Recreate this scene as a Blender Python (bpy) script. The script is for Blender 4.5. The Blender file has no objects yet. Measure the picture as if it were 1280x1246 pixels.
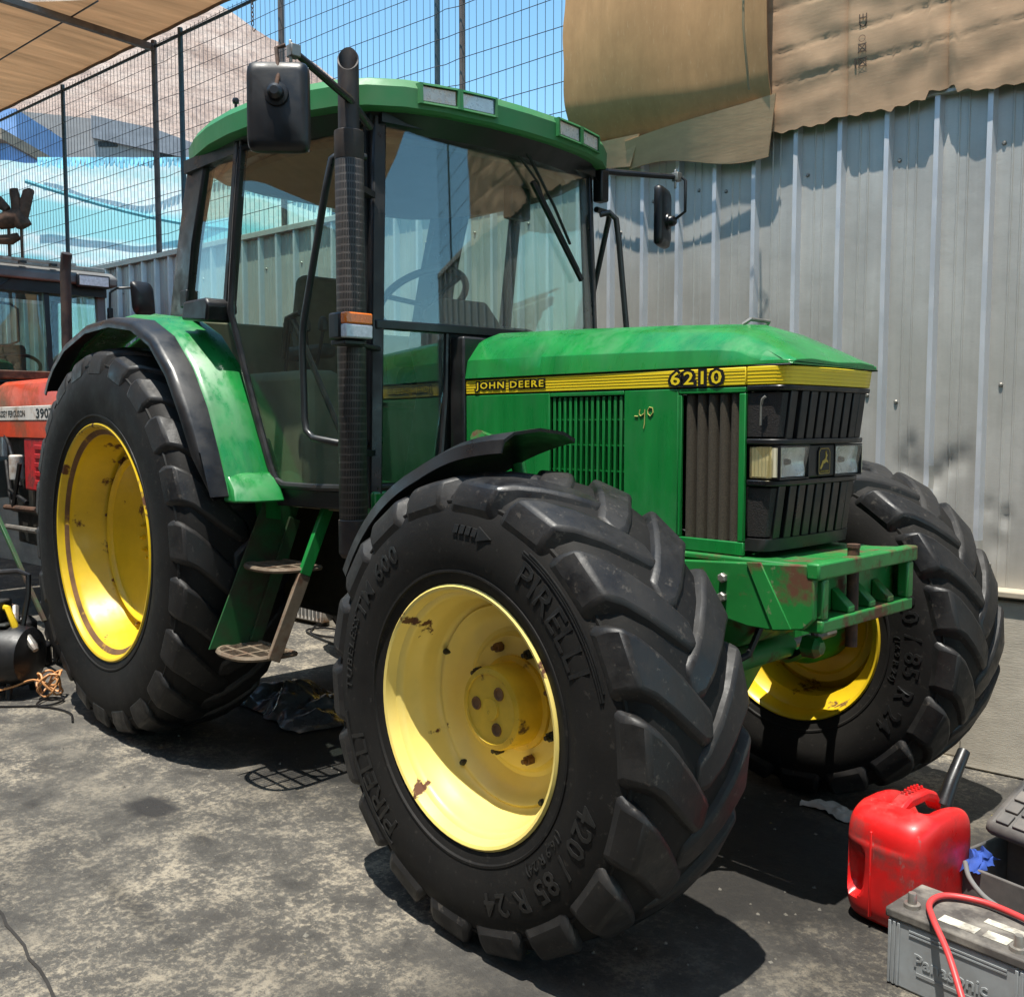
import bpy, bmesh, math, random
from mathutils import Vector, Matrix
random.seed(7)
R = math.radians
sc = bpy.context.scene
col = sc.collection

# ------------------------------------------------------------------ camera
cam_d = bpy.data.cameras.new('camera'); cam = bpy.data.objects.new('camera', cam_d); col.objects.link(cam)
cam.location = (4.251, -2.569, 1.347)
cam_d.sensor_fit = 'HORIZONTAL'; cam_d.sensor_width = 36; cam_d.lens = 34.59
cam_d.clip_start = 0.05; cam_d.clip_end = 3000
YAW, PITCH = 0.810, -0.075
cam.rotation_euler = (math.pi/2 + PITCH, 0, YAW)
sc.camera = cam

# ------------------------------------------------------------------ light
SUN = Vector((0.06, -0.235, 1.0)).normalized()          # direction to the sun (near the zenith)
sun_d = bpy.data.lights.new('sun', 'SUN'); sun = bpy.data.objects.new('sun', sun_d); col.objects.link(sun)
sun_d.energy = 5.0; sun_d.angle = R(0.55); sun_d.color = (1.0, 0.95, 0.86)
sun.rotation_euler = SUN.to_track_quat('Z', 'Y').to_euler()
sun.location = (0, 0, 20)
world = bpy.data.worlds.new('World'); sc.world = world; world.use_nodes = True
wn = world.node_tree.nodes; wl = world.node_tree.links
sky = wn.new('ShaderNodeTexSky'); sky.sky_type = 'NISHITA'; sky.sun_disc = False
sky.sun_elevation = math.asin(SUN.z); sky.sun_rotation = math.atan2(SUN.x, SUN.y)
sky.air_density = 1.0; sky.dust_density = 0.6; sky.ozone_density = 1.0; sky.altitude = 200
tint = wn.new('ShaderNodeMix'); tint.data_type = 'RGBA'; tint.blend_type = 'MULTIPLY'; tint.inputs[0].default_value = 1.0
tint.inputs[7].default_value = (0.84, 1.14, 1.10, 1); wl.new(sky.outputs[0], tint.inputs[6]); wl.new(tint.outputs[2], wn['Background'].inputs[0]); wn['Background'].inputs[1].default_value = 0.15
sc.view_settings.view_transform = 'Standard'; sc.view_settings.look = 'None'
sc.view_settings.exposure = 0.70; sc.view_settings.gamma = 1.0; sc.view_settings.use_curve_mapping = False
sc.cycles.max_bounces = 6; sc.cycles.diffuse_bounces = 3; sc.cycles.glossy_bounces = 4; sc.cycles.transparent_max_bounces = 14
sc.cycles.caustics_reflective = False; sc.cycles.caustics_refractive = False

# ------------------------------------------------------------------ mesh helpers
def V(*a): return Vector(a)
class MB:
    def __init__(s): s.v = []; s.f = []
    def add(s, vs, fs):
        b = len(s.v); s.v += [tuple(p) for p in vs]; s.f += [tuple(b+i for i in f) for f in fs]; return s
    def bx(s, x0, x1, y0, y1, z0, z1):
        if x0 > x1: x0, x1 = x1, x0
        if y0 > y1: y0, y1 = y1, y0
        if z0 > z1: z0, z1 = z1, z0
        return s.add([(x0,y0,z0),(x1,y0,z0),(x1,y1,z0),(x0,y1,z0),(x0,y0,z1),(x1,y0,z1),(x1,y1,z1),(x0,y1,z1)],
              [(3,2,1,0),(4,5,6,7),(0,1,5,4),(1,2,6,5),(2,3,7,6),(3,0,4,7)])
    def bar(s, p0, p1, w, d, up=(0,0,1)):
        p0 = Vector(p0); p1 = Vector(p1); a = (p1-p0).normalized(); up = Vector(up)
        if abs(a.dot(up)) > 0.95: up = Vector((1,0,0))
        r = a.cross(up).normalized(); u = r.cross(a)
        vs = []
        for p in (p0, p1):
            for i, j in ((-1,-1),(1,-1),(1,1),(-1,1)): vs.append(p + r*(w/2*i) + u*(d/2*j))
        return s.add(vs, [(0,1,2,3),(7,6,5,4),(0,4,5,1),(1,5,6,2),(2,6,7,3),(3,7,4,0)])
    def tube(s, pts, r, n=8, closed=False):
        pts = [Vector(p) for p in pts]; m = len(pts)
        rs = r if isinstance(r, (list, tuple)) else [r]*m
        t0 = (pts[1]-pts[0]).normalized()
        ref = Vector((0,0,1)) if abs(t0.z) < 0.9 else Vector((1,0,0))
        nrm = t0.cross(ref).normalized(); vs = []
        for i, p in enumerate(pts):
            if closed: t = (pts[(i+1) % m]-pts[i-1]).normalized()
            else: t = (pts[min(i+1, m-1)]-pts[max(i-1, 0)]).normalized()
            nrm = (nrm - t*nrm.dot(t)).normalized(); b = t.cross(nrm)
            for k in range(n):
                a = 2*math.pi*k/n; vs.append(p + (nrm*math.cos(a)+b*math.sin(a))*rs[i])
        fs = []
        for i in range(m if closed else m-1):
            j = (i+1) % m
            for k in range(n):
                l = (k+1) % n; fs.append((i*n+k, i*n+l, j*n+l, j*n+k))
        if not closed: fs += [tuple(range(n-1, -1, -1)), tuple((m-1)*n+k for k in range(n))]
        return s.add(vs, fs)
    def lathe(s, prof, n=48, axis='Y', c=(0,0,0), closed=False, a0=0, a1=None):
        # prof: (radius, height along the axis)
        full = a1 is None; A = 2*math.pi if full else a1-a0; cnt = n if full else n+1
        vs = []
        for k in range(cnt):
            a = a0 + A*k/n; sa, ca = math.sin(a), math.cos(a)
            for r, h in prof:
                if axis == 'Y': p = (r*sa, h, r*ca)
                elif axis == 'Z': p = (r*ca, r*sa, h)
                else: p = (h, r*ca, r*sa)
                vs.append((p[0]+c[0], p[1]+c[1], p[2]+c[2]))
        m = len(prof); fs = []
        for k in range(n):
            l = (k+1) % cnt if full else k+1
            for i in range(m if closed else m-1):
                j = (i+1) % m; fs.append((k*m+i, l*m+i, l*m+j, k*m+j))
        return s.add(vs, fs)
    def loft(s, secs, ring=True, caps=True):
        m = len(secs[0]); vs = [p for q in secs for p in q]; fs = []
        for i in range(len(secs)-1):
            for k in range(m if ring else m-1):
                l = (k+1) % m; fs.append((i*m+k, i*m+l, (i+1)*m+l, (i+1)*m+k))
        if ring and caps: fs += [tuple(range(m-1, -1, -1)), tuple((len(secs)-1)*m+k for k in range(m))]
        return s.add(vs, fs)
    def prism(s, poly, f0, f1):           # poly of (a,b); f0/f1 map (a,b) to 3D for the two caps
        n = len(poly); vs = [f0(*p) for p in poly]+[f1(*p) for p in poly]
        fs = [tuple(range(n-1, -1, -1)), tuple(range(n, 2*n))]+[(i, (i+1) % n, n+(i+1) % n, n+i) for i in range(n)]
        return s.add(vs, fs)
    def grid(s, fn, nu, nv, thick=None):
        vs = [fn(i/nu, j/nv) for j in range(nv+1) for i in range(nu+1)]
        w = nu+1; fs = [(j*w+i, j*w+i+1, (j+1)*w+i+1, (j+1)*w+i) for j in range(nv) for i in range(nu)]
        if thick is None: return s.add(vs, fs)
        t = Vector(thick); k = len(vs)
        back = [Vector(p)+t for p in vs]
        fs2 = [tuple(k+q for q in reversed(f)) for f in fs]
        edge = [j*w for j in range(nv, 0, -1)]
        per = list(range(0, nu+1))+[j*w+nu for j in range(1, nv+1)]+[nv*w+i for i in range(nu-1, -1, -1)]+[j*w for j in range(nv-1, 0, -1)]
        sd = [(per[(i+1) % len(per)], per[i], k+per[i], k+per[(i+1) % len(per)]) for i in range(len(per))]
        return s.add(vs+back, fs+fs2+sd)
    def mesh(s, name, smooth=True, ang=32):
        me = bpy.data.meshes.new(name); me.from_pydata(s.v, [], s.f); me.update()
        bm = bmesh.new(); bm.from_mesh(me); bmesh.ops.recalc_face_normals(bm, faces=bm.faces); bm.to_mesh(me); bm.free()
        if smooth:
            me.polygons.foreach_set('use_smooth', [True]*len(me.polygons)); me.set_sharp_from_angle(angle=R(ang))
        return me
    def build(s, name, mat, parent=None, smooth=True, bev=0, ang=32, seg=2, loc=None, subd=0):
        return link(name, s.mesh(name, smooth, ang), mat, parent, bev, seg, loc, subd)
def link(name, me, mat, parent=None, bev=0, seg=2, loc=None, subd=0):
    if mat and not me.materials: me.materials.append(mat)
    o = bpy.data.objects.new(name, me); col.objects.link(o)
    if parent: o.parent = parent
    if loc: o.location = loc
    if subd:
        m = o.modifiers.new('s', 'SUBSURF'); m.levels = subd; m.render_levels = subd
    if bev:
        m = o.modifiers.new('b', 'BEVEL'); m.width = bev; m.segments = seg; m.limit_method = 'ANGLE'; m.angle_limit = R(30)
    return o
def tag(o, label=None, cat=None, group=None, kind=None):
    for k, v in (('label', label), ('category', cat), ('group', group), ('kind', kind)):
        if v: o[k] = v
    return o
def thing(name, label, cat, loc=(0,0,0), rz=0, group=None):
    o = bpy.data.objects.new(name, None); col.objects.link(o); o.location = loc; o.rotation_euler = (0,0,rz)
    o.empty_display_size = 0.1
    return tag(o, label, cat, group)
def text_pts(s, size=1.0, extrude=0.0, offset=0.0, spacing=1.0):
    cu = bpy.data.curves.new('txt', 'FONT'); cu.body = s; cu.size = size; cu.extrude = extrude; cu.offset = offset
    cu.space_character = spacing; cu.resolution_u = 2
    o = bpy.data.objects.new('txt', cu); col.objects.link(o)
    dg = bpy.context.evaluated_depsgraph_get(); me = o.evaluated_get(dg).to_mesh()
    vs = [tuple(v.co) for v in me.vertices]; fs = [tuple(p.vertices) for p in me.polygons]
    o.evaluated_get(dg).to_mesh_clear(); bpy.data.objects.remove(o); bpy.data.curves.remove(cu)
    return vs, fs
def text(name, s, fn, mat, parent, width=None, height=None, extrude=0.002, offset=0.0, spacing=1.0):
    # fn(u, v, w): u along the writing, v up, w out of the surface
    vs, fs = text_pts(s, 1.0, 0.5, offset, spacing)
    bs = text_pts(s, 1.0, 0.5, 0.0, spacing)[0]
    x0 = min(v[0] for v in bs); x1 = max(v[0] for v in bs); y0 = min(v[1] for v in bs); y1 = max(v[1] for v in bs)
    sx = width/(x1-x0) if width else height/(y1-y0); sy = height/(y1-y0) if height else sx
    mb = MB(); mb.add([fn((v[0]-x0)*sx, (v[1]-y0)*sy, (v[2]+0.5)*extrude) for v in vs], fs)
    return mb.build(name, mat, parent, smooth=False)
def wrap(r0, a0, t, side):                 # text round a tyre's sidewall, read from outside; a0 start angle clockwise from the top
    def fn(u, v, w):
        a = a0 + u/r0; r = r0+v
        tt = t(r)+w+0.0012
        x = r*math.sin(a)*(1 if side < 0 else -1)
        return (x, side*tt, r*math.cos(a))
    return fn

# ------------------------------------------------------------------ materials
def nodes_of(name):
    m = bpy.data.materials.new(name); m.use_nodes = True; nt = m.node_tree
    return m, nt, nt.nodes['Principled BSDF']
def ramp(nt, src, stops):
    n = nt.nodes.new('ShaderNodeValToRGB'); nt.links.new(src, n.inputs[0]); e = n.color_ramp.elements
    while len(e) < len(stops): e.new(0.5)
    for k, (p, c) in enumerate(stops):
        e[k].position = p; e[k].color = (*c, 1) if not isinstance(c, (int, float)) else (c, c, c, 1)
    return n.outputs[0]
def noise(nt, vec, scale, detail=6, rough=0.6, dist=0.0):
    n = nt.nodes.new('ShaderNodeTexNoise'); n.inputs['Scale'].default_value = scale; n.inputs['Detail'].default_value = detail
    n.inputs['Roughness'].default_value = rough; n.inputs['Distortion'].default_value = dist
    if vec: nt.links.new(vec, n.inputs['Vector'])
    return n.outputs[0]
def mixc(nt, fac, a, b, mode='MIX'):
    n = nt.nodes.new('ShaderNodeMix'); n.data_type = 'RGBA'; n.blend_type = mode
    for sock, val in ((n.inputs[0], fac), (n.inputs[6], a), (n.inputs[7], b)):
        if hasattr(val, 'is_linked') or hasattr(val, 'node'): nt.links.new(val, sock)
        elif isinstance(val, (int, float)): sock.default_value = val
        else: sock.default_value = (*val, 1)
    return n.outputs[2]
def math_n(nt, op, a, b=None, clamp=False):
    n = nt.nodes.new('ShaderNodeMath'); n.operation = op; n.use_clamp = clamp
    for i, val in enumerate((a, b)):
        if val is None: continue
        if hasattr(val, 'node'): nt.links.new(val, n.inputs[i])
        else: n.inputs[i].default_value = val
    return n.outputs[0]
def coords(nt, scale=(1,1,1), rnd=True, loc=(0,0,0)):
    tc = nt.nodes.new('ShaderNodeTexCoord'); mp = nt.nodes.new('ShaderNodeMapping')
    mp.inputs['Scale'].default_value = scale; mp.inputs['Location'].default_value = loc
    nt.links.new(tc.outputs['Object'], mp.inputs['Vector'])
    if not rnd: return mp.outputs[0]
    oi = nt.nodes.new('ShaderNodeObjectInfo'); ad = nt.nodes.new('ShaderNodeVectorMath'); ad.operation = 'ADD'
    mu = math_n(nt, 'MULTIPLY', oi.outputs['Random'], 17.3)
    nt.links.new(mp.outputs[0], ad.inputs[0]); nt.links.new(mu, ad.inputs[1]); return ad.outputs[0]
def bump(nt, bsdf, h, strength=0.3, dist=0.01):
    n = nt.nodes.new('ShaderNodeBump'); n.inputs['Strength'].default_value = strength; n.inputs['Distance'].default_value = dist
    nt.links.new(h, n.inputs['Height']); nt.links.new(n.outputs[0], bsdf.inputs['Normal'])
def M(name, c, rough=0.5, metal=0.0, var=0.25, scale=6, stretch=(1,1,1), dirt=None, damt=0.5, dscale=3, dedge=0.08, bmp=0.0, bscale=60, coat=0.0, spec=0.5, rvar=0.12, speck=None):
    m, nt, b = nodes_of(name)
    vec = coords(nt, stretch)
    n1 = noise(nt, vec, scale)
    lo = tuple(x*(1-var) for x in c); hi = tuple(min(1, x*(1+var)) for x in c)
    colr = ramp(nt, n1, [(0.3, lo), (0.7, hi)])
    rsrc = ramp(nt, noise(nt, vec, scale*2.3), [(0.3, max(0.02, rough-rvar)), (0.7, min(1, rough+rvar))])
    if dirt is not None:
        dn = noise(nt, coords(nt, (1,1,1), True, (3,1,7)), dscale, 8, 0.65)
        f = ramp(nt, dn, [(1-damt-dedge, 0.0), (1-damt+dedge, 1.0)])
        colr = mixc(nt, f, colr, dirt)
        rsrc = mixc(nt, f, rsrc, (0.85,)*3)
        if metal: nt.links.new(ramp(nt, f, [(0, metal), (1, 0.0)]), b.inputs['Metallic'])
    if speck:
        sn = noise(nt, coords(nt, speck[3] if len(speck) > 3 else (1,1,1), True, (9,4,2)), speck[2], 5, 0.75)
        colr = mixc(nt, ramp(nt, sn, [(speck[1], 0.0), (speck[1]+0.05, 0.75)]), colr, speck[0])
    nt.links.new(colr, b.inputs['Base Color']); nt.links.new(rsrc, b.inputs['Roughness'])
    if not (dirt is not None and metal): b.inputs['Metallic'].default_value = metal
    b.inputs['Coat Weight'].default_value = coat; b.inputs['Specular IOR Level'].default_value = spec
    b.inputs['Coat Roughness'].default_value = 0.15
    if bmp: bump(nt, b, noise(nt, vec, bscale, 4), bmp, 0.004)
    return m
DUST = (0.22, 0.18, 0.13); RUST = (0.10, 0.038, 0.016)
mat = {}
mat['green'] = M('green_paint', (0.008, 0.180, 0.034), 0.33, var=0.22, scale=3.2, stretch=(4,4,0.35), dirt=(0.014,0.168,0.040), damt=0.36, dscale=4.5, dedge=0.15, coat=0.30, speck=((0.10,0.17,0.075), 0.66, 55, (1,1,0.5)), rvar=0.16)
mat['green2'] = M('green_worn', (0.013, 0.17, 0.032), 0.45, var=0.3, scale=3, dirt=RUST, damt=0.43, dscale=7, dedge=0.05, coat=0.1, speck=((0.16,0.20,0.10), 0.62, 34))
mat['greenroof'] = M('green_roof', (0.03, 0.20, 0.06), 0.5, var=0.15, scale=2.5, dirt=(0.10,0.20,0.09), damt=0.4, dscale=3, dedge=0.2)
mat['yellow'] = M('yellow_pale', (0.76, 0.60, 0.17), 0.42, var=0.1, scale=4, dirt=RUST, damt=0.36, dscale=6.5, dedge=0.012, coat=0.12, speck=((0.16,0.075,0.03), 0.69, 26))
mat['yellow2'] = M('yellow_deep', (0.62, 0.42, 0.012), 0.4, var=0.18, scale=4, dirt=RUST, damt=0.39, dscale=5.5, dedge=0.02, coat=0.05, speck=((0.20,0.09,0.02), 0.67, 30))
mat['hub'] = M('yellow_hub', (0.62, 0.41, 0.03), 0.45, var=0.2, scale=9, dirt=(0.09,0.05,0.02), damt=0.37, dscale=11, dedge=0.03)
mat['rimrust'] = M('rim_rust', (0.14, 0.07, 0.03), 0.75, var=0.4, scale=12, dirt=(0.50,0.30,0.02), damt=0.36, dscale=8, dedge=0.04)
mat['stripe'] = M('stripe_yellow', (0.80, 0.60, 0.02), 0.4, var=0.08, scale=3, coat=0.2)
mat['black'] = M('black_plastic', (0.008, 0.008, 0.009), 0.38, var=0.3, scale=7, dirt=(0.018,0.016,0.015), damt=0.30, dscale=4, dedge=0.2, bmp=0.05, bscale=150)
mat['blackmet'] = M('black_metal', (0.009, 0.009, 0.010), 0.34, var=0.3, scale=6, dirt=(0.022,0.02,0.018), damt=0.35, dscale=5, dedge=0.2)
mat['print_black'] = M('decal_black', (0.006, 0.006, 0.006), 0.5, var=0.1)
mat['tyre'] = M('tyre_rubber', (0.0045, 0.0045, 0.005), 0.5, var=0.3, scale=5, dirt=(0.019,0.0175,0.0155), damt=0.44, dscale=2.2, dedge=0.25, bmp=0.10, bscale=120, spec=0.2, speck=((0.035,0.032,0.028), 0.60, 45, (1,1,1)))
mat['lug'] = M('tyre_lug', (0.0050, 0.0052, 0.0064), 0.33, var=0.35, scale=9, dirt=(0.022,0.020,0.018), damt=0.45, dscale=6, dedge=0.25, bmp=0.14, bscale=90, spec=0.42, rvar=0.18, speck=((0.06,0.053,0.045), 0.60, 38))
mat['tyretext'] = M('tyre_text', (0.010, 0.010, 0.010), 0.45, var=0.2, spec=0.45)
mat['exhaust'] = M('exhaust_metal', (0.035, 0.028, 0.026), 0.5, 0.3, var=0.35, scale=9, dirt=(0.075,0.05,0.035), damt=0.42, dscale=6, dedge=0.15, bmp=0.08)
mat['chassis'] = M('chassis_grime', (0.012, 0.014, 0.012), 0.6, var=0.5, scale=9, dirt=(0.05,0.04,0.03), damt=0.4, dscale=5, dedge=0.1, bmp=0.2)
mat['rust'] = M('rusty_steel', (0.085, 0.04, 0.022), 0.8, var=0.4, scale=20, dirt=(0.03,0.018,0.012), damt=0.45, dscale=12, bmp=0.2)
mat['steel'] = M('worn_steel', (0.30, 0.28, 0.25), 0.45, 0.7, var=0.3, scale=14, dirt=RUST, damt=0.35, dscale=12)
mat['tread'] = M('step_tread', (0.17, 0.13, 0.09), 0.7, 0.2, var=0.3, scale=16, dirt=RUST, damt=0.4, dscale=9)
mat['mesh_dust'] = M('dusty_mesh', (0.050, 0.040, 0.026), 0.9, var=0.45, scale=240, bmp=0.5, bscale=260)
mat['mesh_black'] = M('black_mesh', (0.016, 0.013, 0.012), 0.6, var=0.6, scale=260, bmp=0.5, bscale=260)
mat['headliner'] = M('headliner', (0.15, 0.125, 0.10), 0.9, var=0.15, scale=3, bmp=0.05)
mat['seat'] = M('seat_fabric', (0.16, 0.13, 0.085), 0.95, var=0.2, scale=20, bmp=0.3, bscale=200)
mat['interior'] = M('interior_plastic', (0.055, 0.05, 0.042), 0.7, var=0.25, scale=6)
mat['orange'] = M('indicator_orange', (0.75, 0.16, 0.01), 0.22, var=0.15, scale=90, coat=0.6)
mat['whitelens'] = M('indicator_clear', (0.55, 0.57, 0.62), 0.22, var=0.2, scale=60, coat=0.6)
mat['silver'] = M('reflector', (0.90, 0.91, 0.92), 0.30, 0.25, var=0.1, scale=20)
mat['grey'] = M('grey_paint', (0.16, 0.16, 0.155), 0.5, var=0.2, scale=4, dirt=(0.08,0.07,0.06), damt=0.4, dscale=3, dedge=0.2)
mat['rail'] = M('rail_paint', (0.02, 0.022, 0.023), 0.35, var=0.3)
def glass_mat(name, tint, ior=1.5, boost=1.0, dustc=(0.30,0.28,0.24), damt=0.04, rough=0.0):
    m, nt, b = nodes_of(name); nt.nodes.remove(b); out = nt.nodes['Material Output']
    tr = nt.nodes.new('ShaderNodeBsdfTransparent'); tr.inputs[0].default_value = (*tint, 1)
    gl = nt.nodes.new('ShaderNodeBsdfGlossy'); gl.inputs['Roughness'].default_value = rough; gl.inputs[0].default_value = (1,1,1,1)
    fr = nt.nodes.new('ShaderNodeFresnel'); ge = nt.nodes.new('ShaderNodeNewGeometry')
    nt.links.new(math_n(nt, 'ADD', math_n(nt, 'MULTIPLY', ge.outputs['Backfacing'], 1/ior-ior), ior), fr.inputs[0])
    f = math_n(nt, 'MULTIPLY', fr.outputs[0], boost, True)
    mx = nt.nodes.new('ShaderNodeMixShader'); nt.links.new(f, mx.inputs[0]); nt.links.new(tr.outputs[0], mx.inputs[1]); nt.links.new(gl.outputs[0], mx.inputs[2])
    df = nt.nodes.new('ShaderNodeBsdfDiffuse'); df.inputs[0].default_value = (*dustc, 1)
    dn = ramp(nt, noise(nt, coords(nt, (2,2,0.8)), 3, 8, 0.7), [(0.35, damt*0.3), (0.75, damt*1.8)])
    m2 = nt.nodes.new('ShaderNodeMixShader'); nt.links.new(dn, m2.inputs[0]); nt.links.new(mx.outputs[0], m2.inputs[1]); nt.links.new(df.outputs[0], m2.inputs[2])
    nt.links.new(m2.outputs[0], out.inputs[0]); return m
mat['glass'] = glass_mat('cab_glass', (0.90, 0.98, 0.945), 1.5, 1.15, damt=0.02)
mat['screen'] = glass_mat('windscreen_glass', (0.89, 0.975, 0.94), 1.5, 2.3, damt=0.02)
mat['beige'] = M('beige_trim', (0.27,0.235,0.155), 0.75, var=0.2, scale=5)
mat['lens'] = glass_mat('lamp_lens', (0.95, 0.95, 0.93), 1.5, 1.6, damt=0.06)
mat['lens_y'] = glass_mat('lamp_lens_yellowed', (0.98, 0.93, 0.74), 1.5, 1.2, (0.7,0.6,0.34), damt=0.15)
def ribbed_reflector(name, c):
    m, nt, b = nodes_of(name); b.inputs['Base Color'].default_value = (*c, 1); b.inputs['Metallic'].default_value = 0.2; b.inputs['Roughness'].default_value = 0.3
    w = nt.nodes.new('ShaderNodeTexWave'); w.bands_direction = 'X'; w.inputs['Scale'].default_value = 28; w.inputs['Distortion'].default_value = 0.4
    nt.links.new(coords(nt, (1,1,1), False), w.inputs[0]); bump(nt, b, w.outputs[1], 0.6, 0.006); return m
mat['ribrefl'] = ribbed_reflector('ribbed_reflector', (0.88, 0.82, 0.60))

# ================================================================== SETTING
def ground_mat():
    m, nt, b = nodes_of('stained_concrete')
    tc = nt.nodes.new('ShaderNodeTexCoord'); P = tc.outputs['Object']
    big = noise(nt, P, 0.9, 6, 0.62, 0.4); mid = noise(nt, P, 5.2, 9, 0.72, 0.3); fine = noise(nt, P, 44, 8, 0.78); grit = noise(nt, P, 120, 3, 0.7)
    base = ramp(nt, mid, [(0.30, (0.040,0.038,0.035)), (0.50, (0.090,0.084,0.074)), (0.72, (0.165,0.150,0.125))])
    pale = ramp(nt, math_n(nt, 'ADD', math_n(nt, 'MULTIPLY', fine, 0.62), math_n(nt, 'MULTIPLY', mid, 0.43)), [(0.515, 0.0), (0.60, 0.72)])
    base = mixc(nt, math_n(nt, 'MULTIPLY', pale, ramp(nt, noise(nt, P, 1.3, 5, 0.6, 0.3), [(0.38, 0.15), (0.54, 1.0)])), base, (0.38, 0.33, 0.25))
    base = mixc(nt, ramp(nt, big, [(0.30, 0.65), (0.52, 0.0)]), base, (0.042, 0.040, 0.037))
    base = mixc(nt, ramp(nt, grit, [(0.58, 0.0), (0.66, 0.6)]), base, (0.03, 0.028, 0.026))
    base = mixc(nt, ramp(nt, noise(nt, P, 60, 4, 0.7), [(0.66, 0.0), (0.72, 0.7)]), base, (0.36, 0.34, 0.30))
    # oil and grease stains, each ragged; those under the tractor also paint its shade
    def stain_or_shade(c, colr, amt, x, y, rx, ry, edge=0.5, ns=5.0, namt=0.9):
        mp = nt.nodes.new('ShaderNodeMapping'); mp.vector_type = 'TEXTURE'
        mp.inputs['Location'].default_value = (x, y, 0); mp.inputs['Scale'].default_value = (rx, ry, 1)
        nt.links.new(P, mp.inputs[0]); ln = nt.nodes.new('ShaderNodeVectorMath'); ln.operation = 'LENGTH'; nt.links.new(mp.outputs[0], ln.inputs[0])
        d = math_n(nt, 'ADD', ln.outputs['Value'], math_n(nt, 'MULTIPLY', math_n(nt, 'SUBTRACT', noise(nt, P, ns, 6, 0.6), 0.5), namt))
        return mixc(nt, ramp(nt, d, [(1-edge, amt), (1.0, 0.0)]), c, colr)
    base = stain_or_shade(base, (0.016,0.015,0.014), 0.95, 2.5, 0.05, 1.15, 0.95, 0.55, 3.5, 0.9)  # oil, made darker and wider to paint shade under the front
    base = stain_or_shade(base, (0.030,0.027,0.024), 0.85, 3.3, 0.75, 0.7, 0.8, 0.8, 4, 1.1)
    base = stain_or_shade(base, (0.013,0.013,0.012), 0.95, 0.8, -0.15, 1.5, 0.78, 0.5, 4, 0.8)  # oil below the cab, spread to stand in for deep shade
    base = stain_or_shade(base, (0.022,0.021,0.021), 0.95, 0.93, -1.16, 0.15, 0.10, 0.45, 16, 0.6)
    base = stain_or_shade(base, (0.045,0.041,0.037), 0.6, 0.25, -1.3, 0.12, 0.05, 0.9, 9, 1.0)
    base = stain_or_shade(base, (0.05,0.046,0.042), 0.55, 1.95, -1.35, 0.35, 0.10, 0.9, 7, 1.2)
    base = stain_or_shade(base, (0.036,0.033,0.03), 0.7, -1.6, -1.0, 1.0, 0.6, 0.8, 5, 1.2)
    base = stain_or_shade(base, (0.030,0.028,0.026), 0.8, 2.75, -1.15, 0.55, 0.45, 0.9, 4, 1.3)
    for sx_, sy_, rx_, ry_, am in ((1.55,-1.5,0.5,0.05,0.45),(0.2,-1.75,0.6,0.06,0.4),(2.2,-1.95,0.35,0.12,0.5),(3.2,-1.7,0.5,0.2,0.5),(1.3,-1.15,0.10,0.04,0.5),(2.75,-1.6,0.06,0.05,0.6),(0.6,-1.45,0.05,0.04,0.6),(-0.4,-1.55,0.25,0.1,0.5)):
        base = stain_or_shade(base, (0.025,0.024,0.023), min(1,am*1.4), sx_, sy_, rx_, ry_, 0.9, 11, 1.4)
    # drips of yellow paint
    yp = ramp(nt, noise(nt, P, 17, 3, 0.6, 0.6), [(0.735, 0.0), (0.75, 0.75)])
    base = mixc(nt, yp, base, (0.33, 0.26, 0.03))
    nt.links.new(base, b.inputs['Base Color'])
    nt.links.new(ramp(nt, mid, [(0.3, 0.62), (0.7, 0.9)]), b.inputs['Roughness']); b.inputs['Specular IOR Level'].default_value = 0.35
    hh = math_n(nt, 'ADD', math_n(nt, 'MULTIPLY', fine, 0.7), math_n(nt, 'MULTIPLY', grit, 0.35))
    bump(nt, b, hh, 0.8, 0.012); return m
g = MB()
# one sheet: fine cells near the tractor, running out to the horizon
xs = [-900,-250,-80,-30,-14,-8,-5,-3,-1.5,0,1.5,3,4.5,6,9,15,30,80,250,900]
g.add([(x, y, 0) for y in xs for x in xs], [(j*20+i, j*20+i+1, (j+1)*20+i+1, (j+1)*20+i) for j in range(19) for i in range(19)])
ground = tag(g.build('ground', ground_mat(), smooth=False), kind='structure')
mat['tar'] = M('tar_joint', (0.02,0.018,0.016), 0.9, var=0.3)
jt = MB()
pts = [(-3.2,-1.60),(-1.0,-1.69),(0.2,-1.735),(0.9,-1.765),(1.385,-1.788),(1.6,-1.797),(1.892,-1.813),(2.6,-1.85),(4.2,-1.93)]
for (xa, ya), (xb, yb) in zip(pts, pts[1:]):
    n = max(2, int((xb-xa)/0.06))
    for i in range(n):
        f = i/n; f2 = (i+1)/n; wv = lambda q: 0.0045*math.sin(31*q+3)+0.003*math.sin(83*q)
        x0, x1 = xa+(xb-xa)*f, xa+(xb-xa)*f2; y0 = ya+(yb-ya)*f+wv(x0); y1 = ya+(yb-ya)*f2+wv(x1); h = 0.004
        jt.add([(x0,y0-h,0.0035),(x1,y1-h,0.0035),(x1,y1+h,0.0035),(x0,y0+h,0.0035)], [(0,1,2,3)])
jt.build('joint_seam', mat['tar'], ground, smooth=False)

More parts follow.
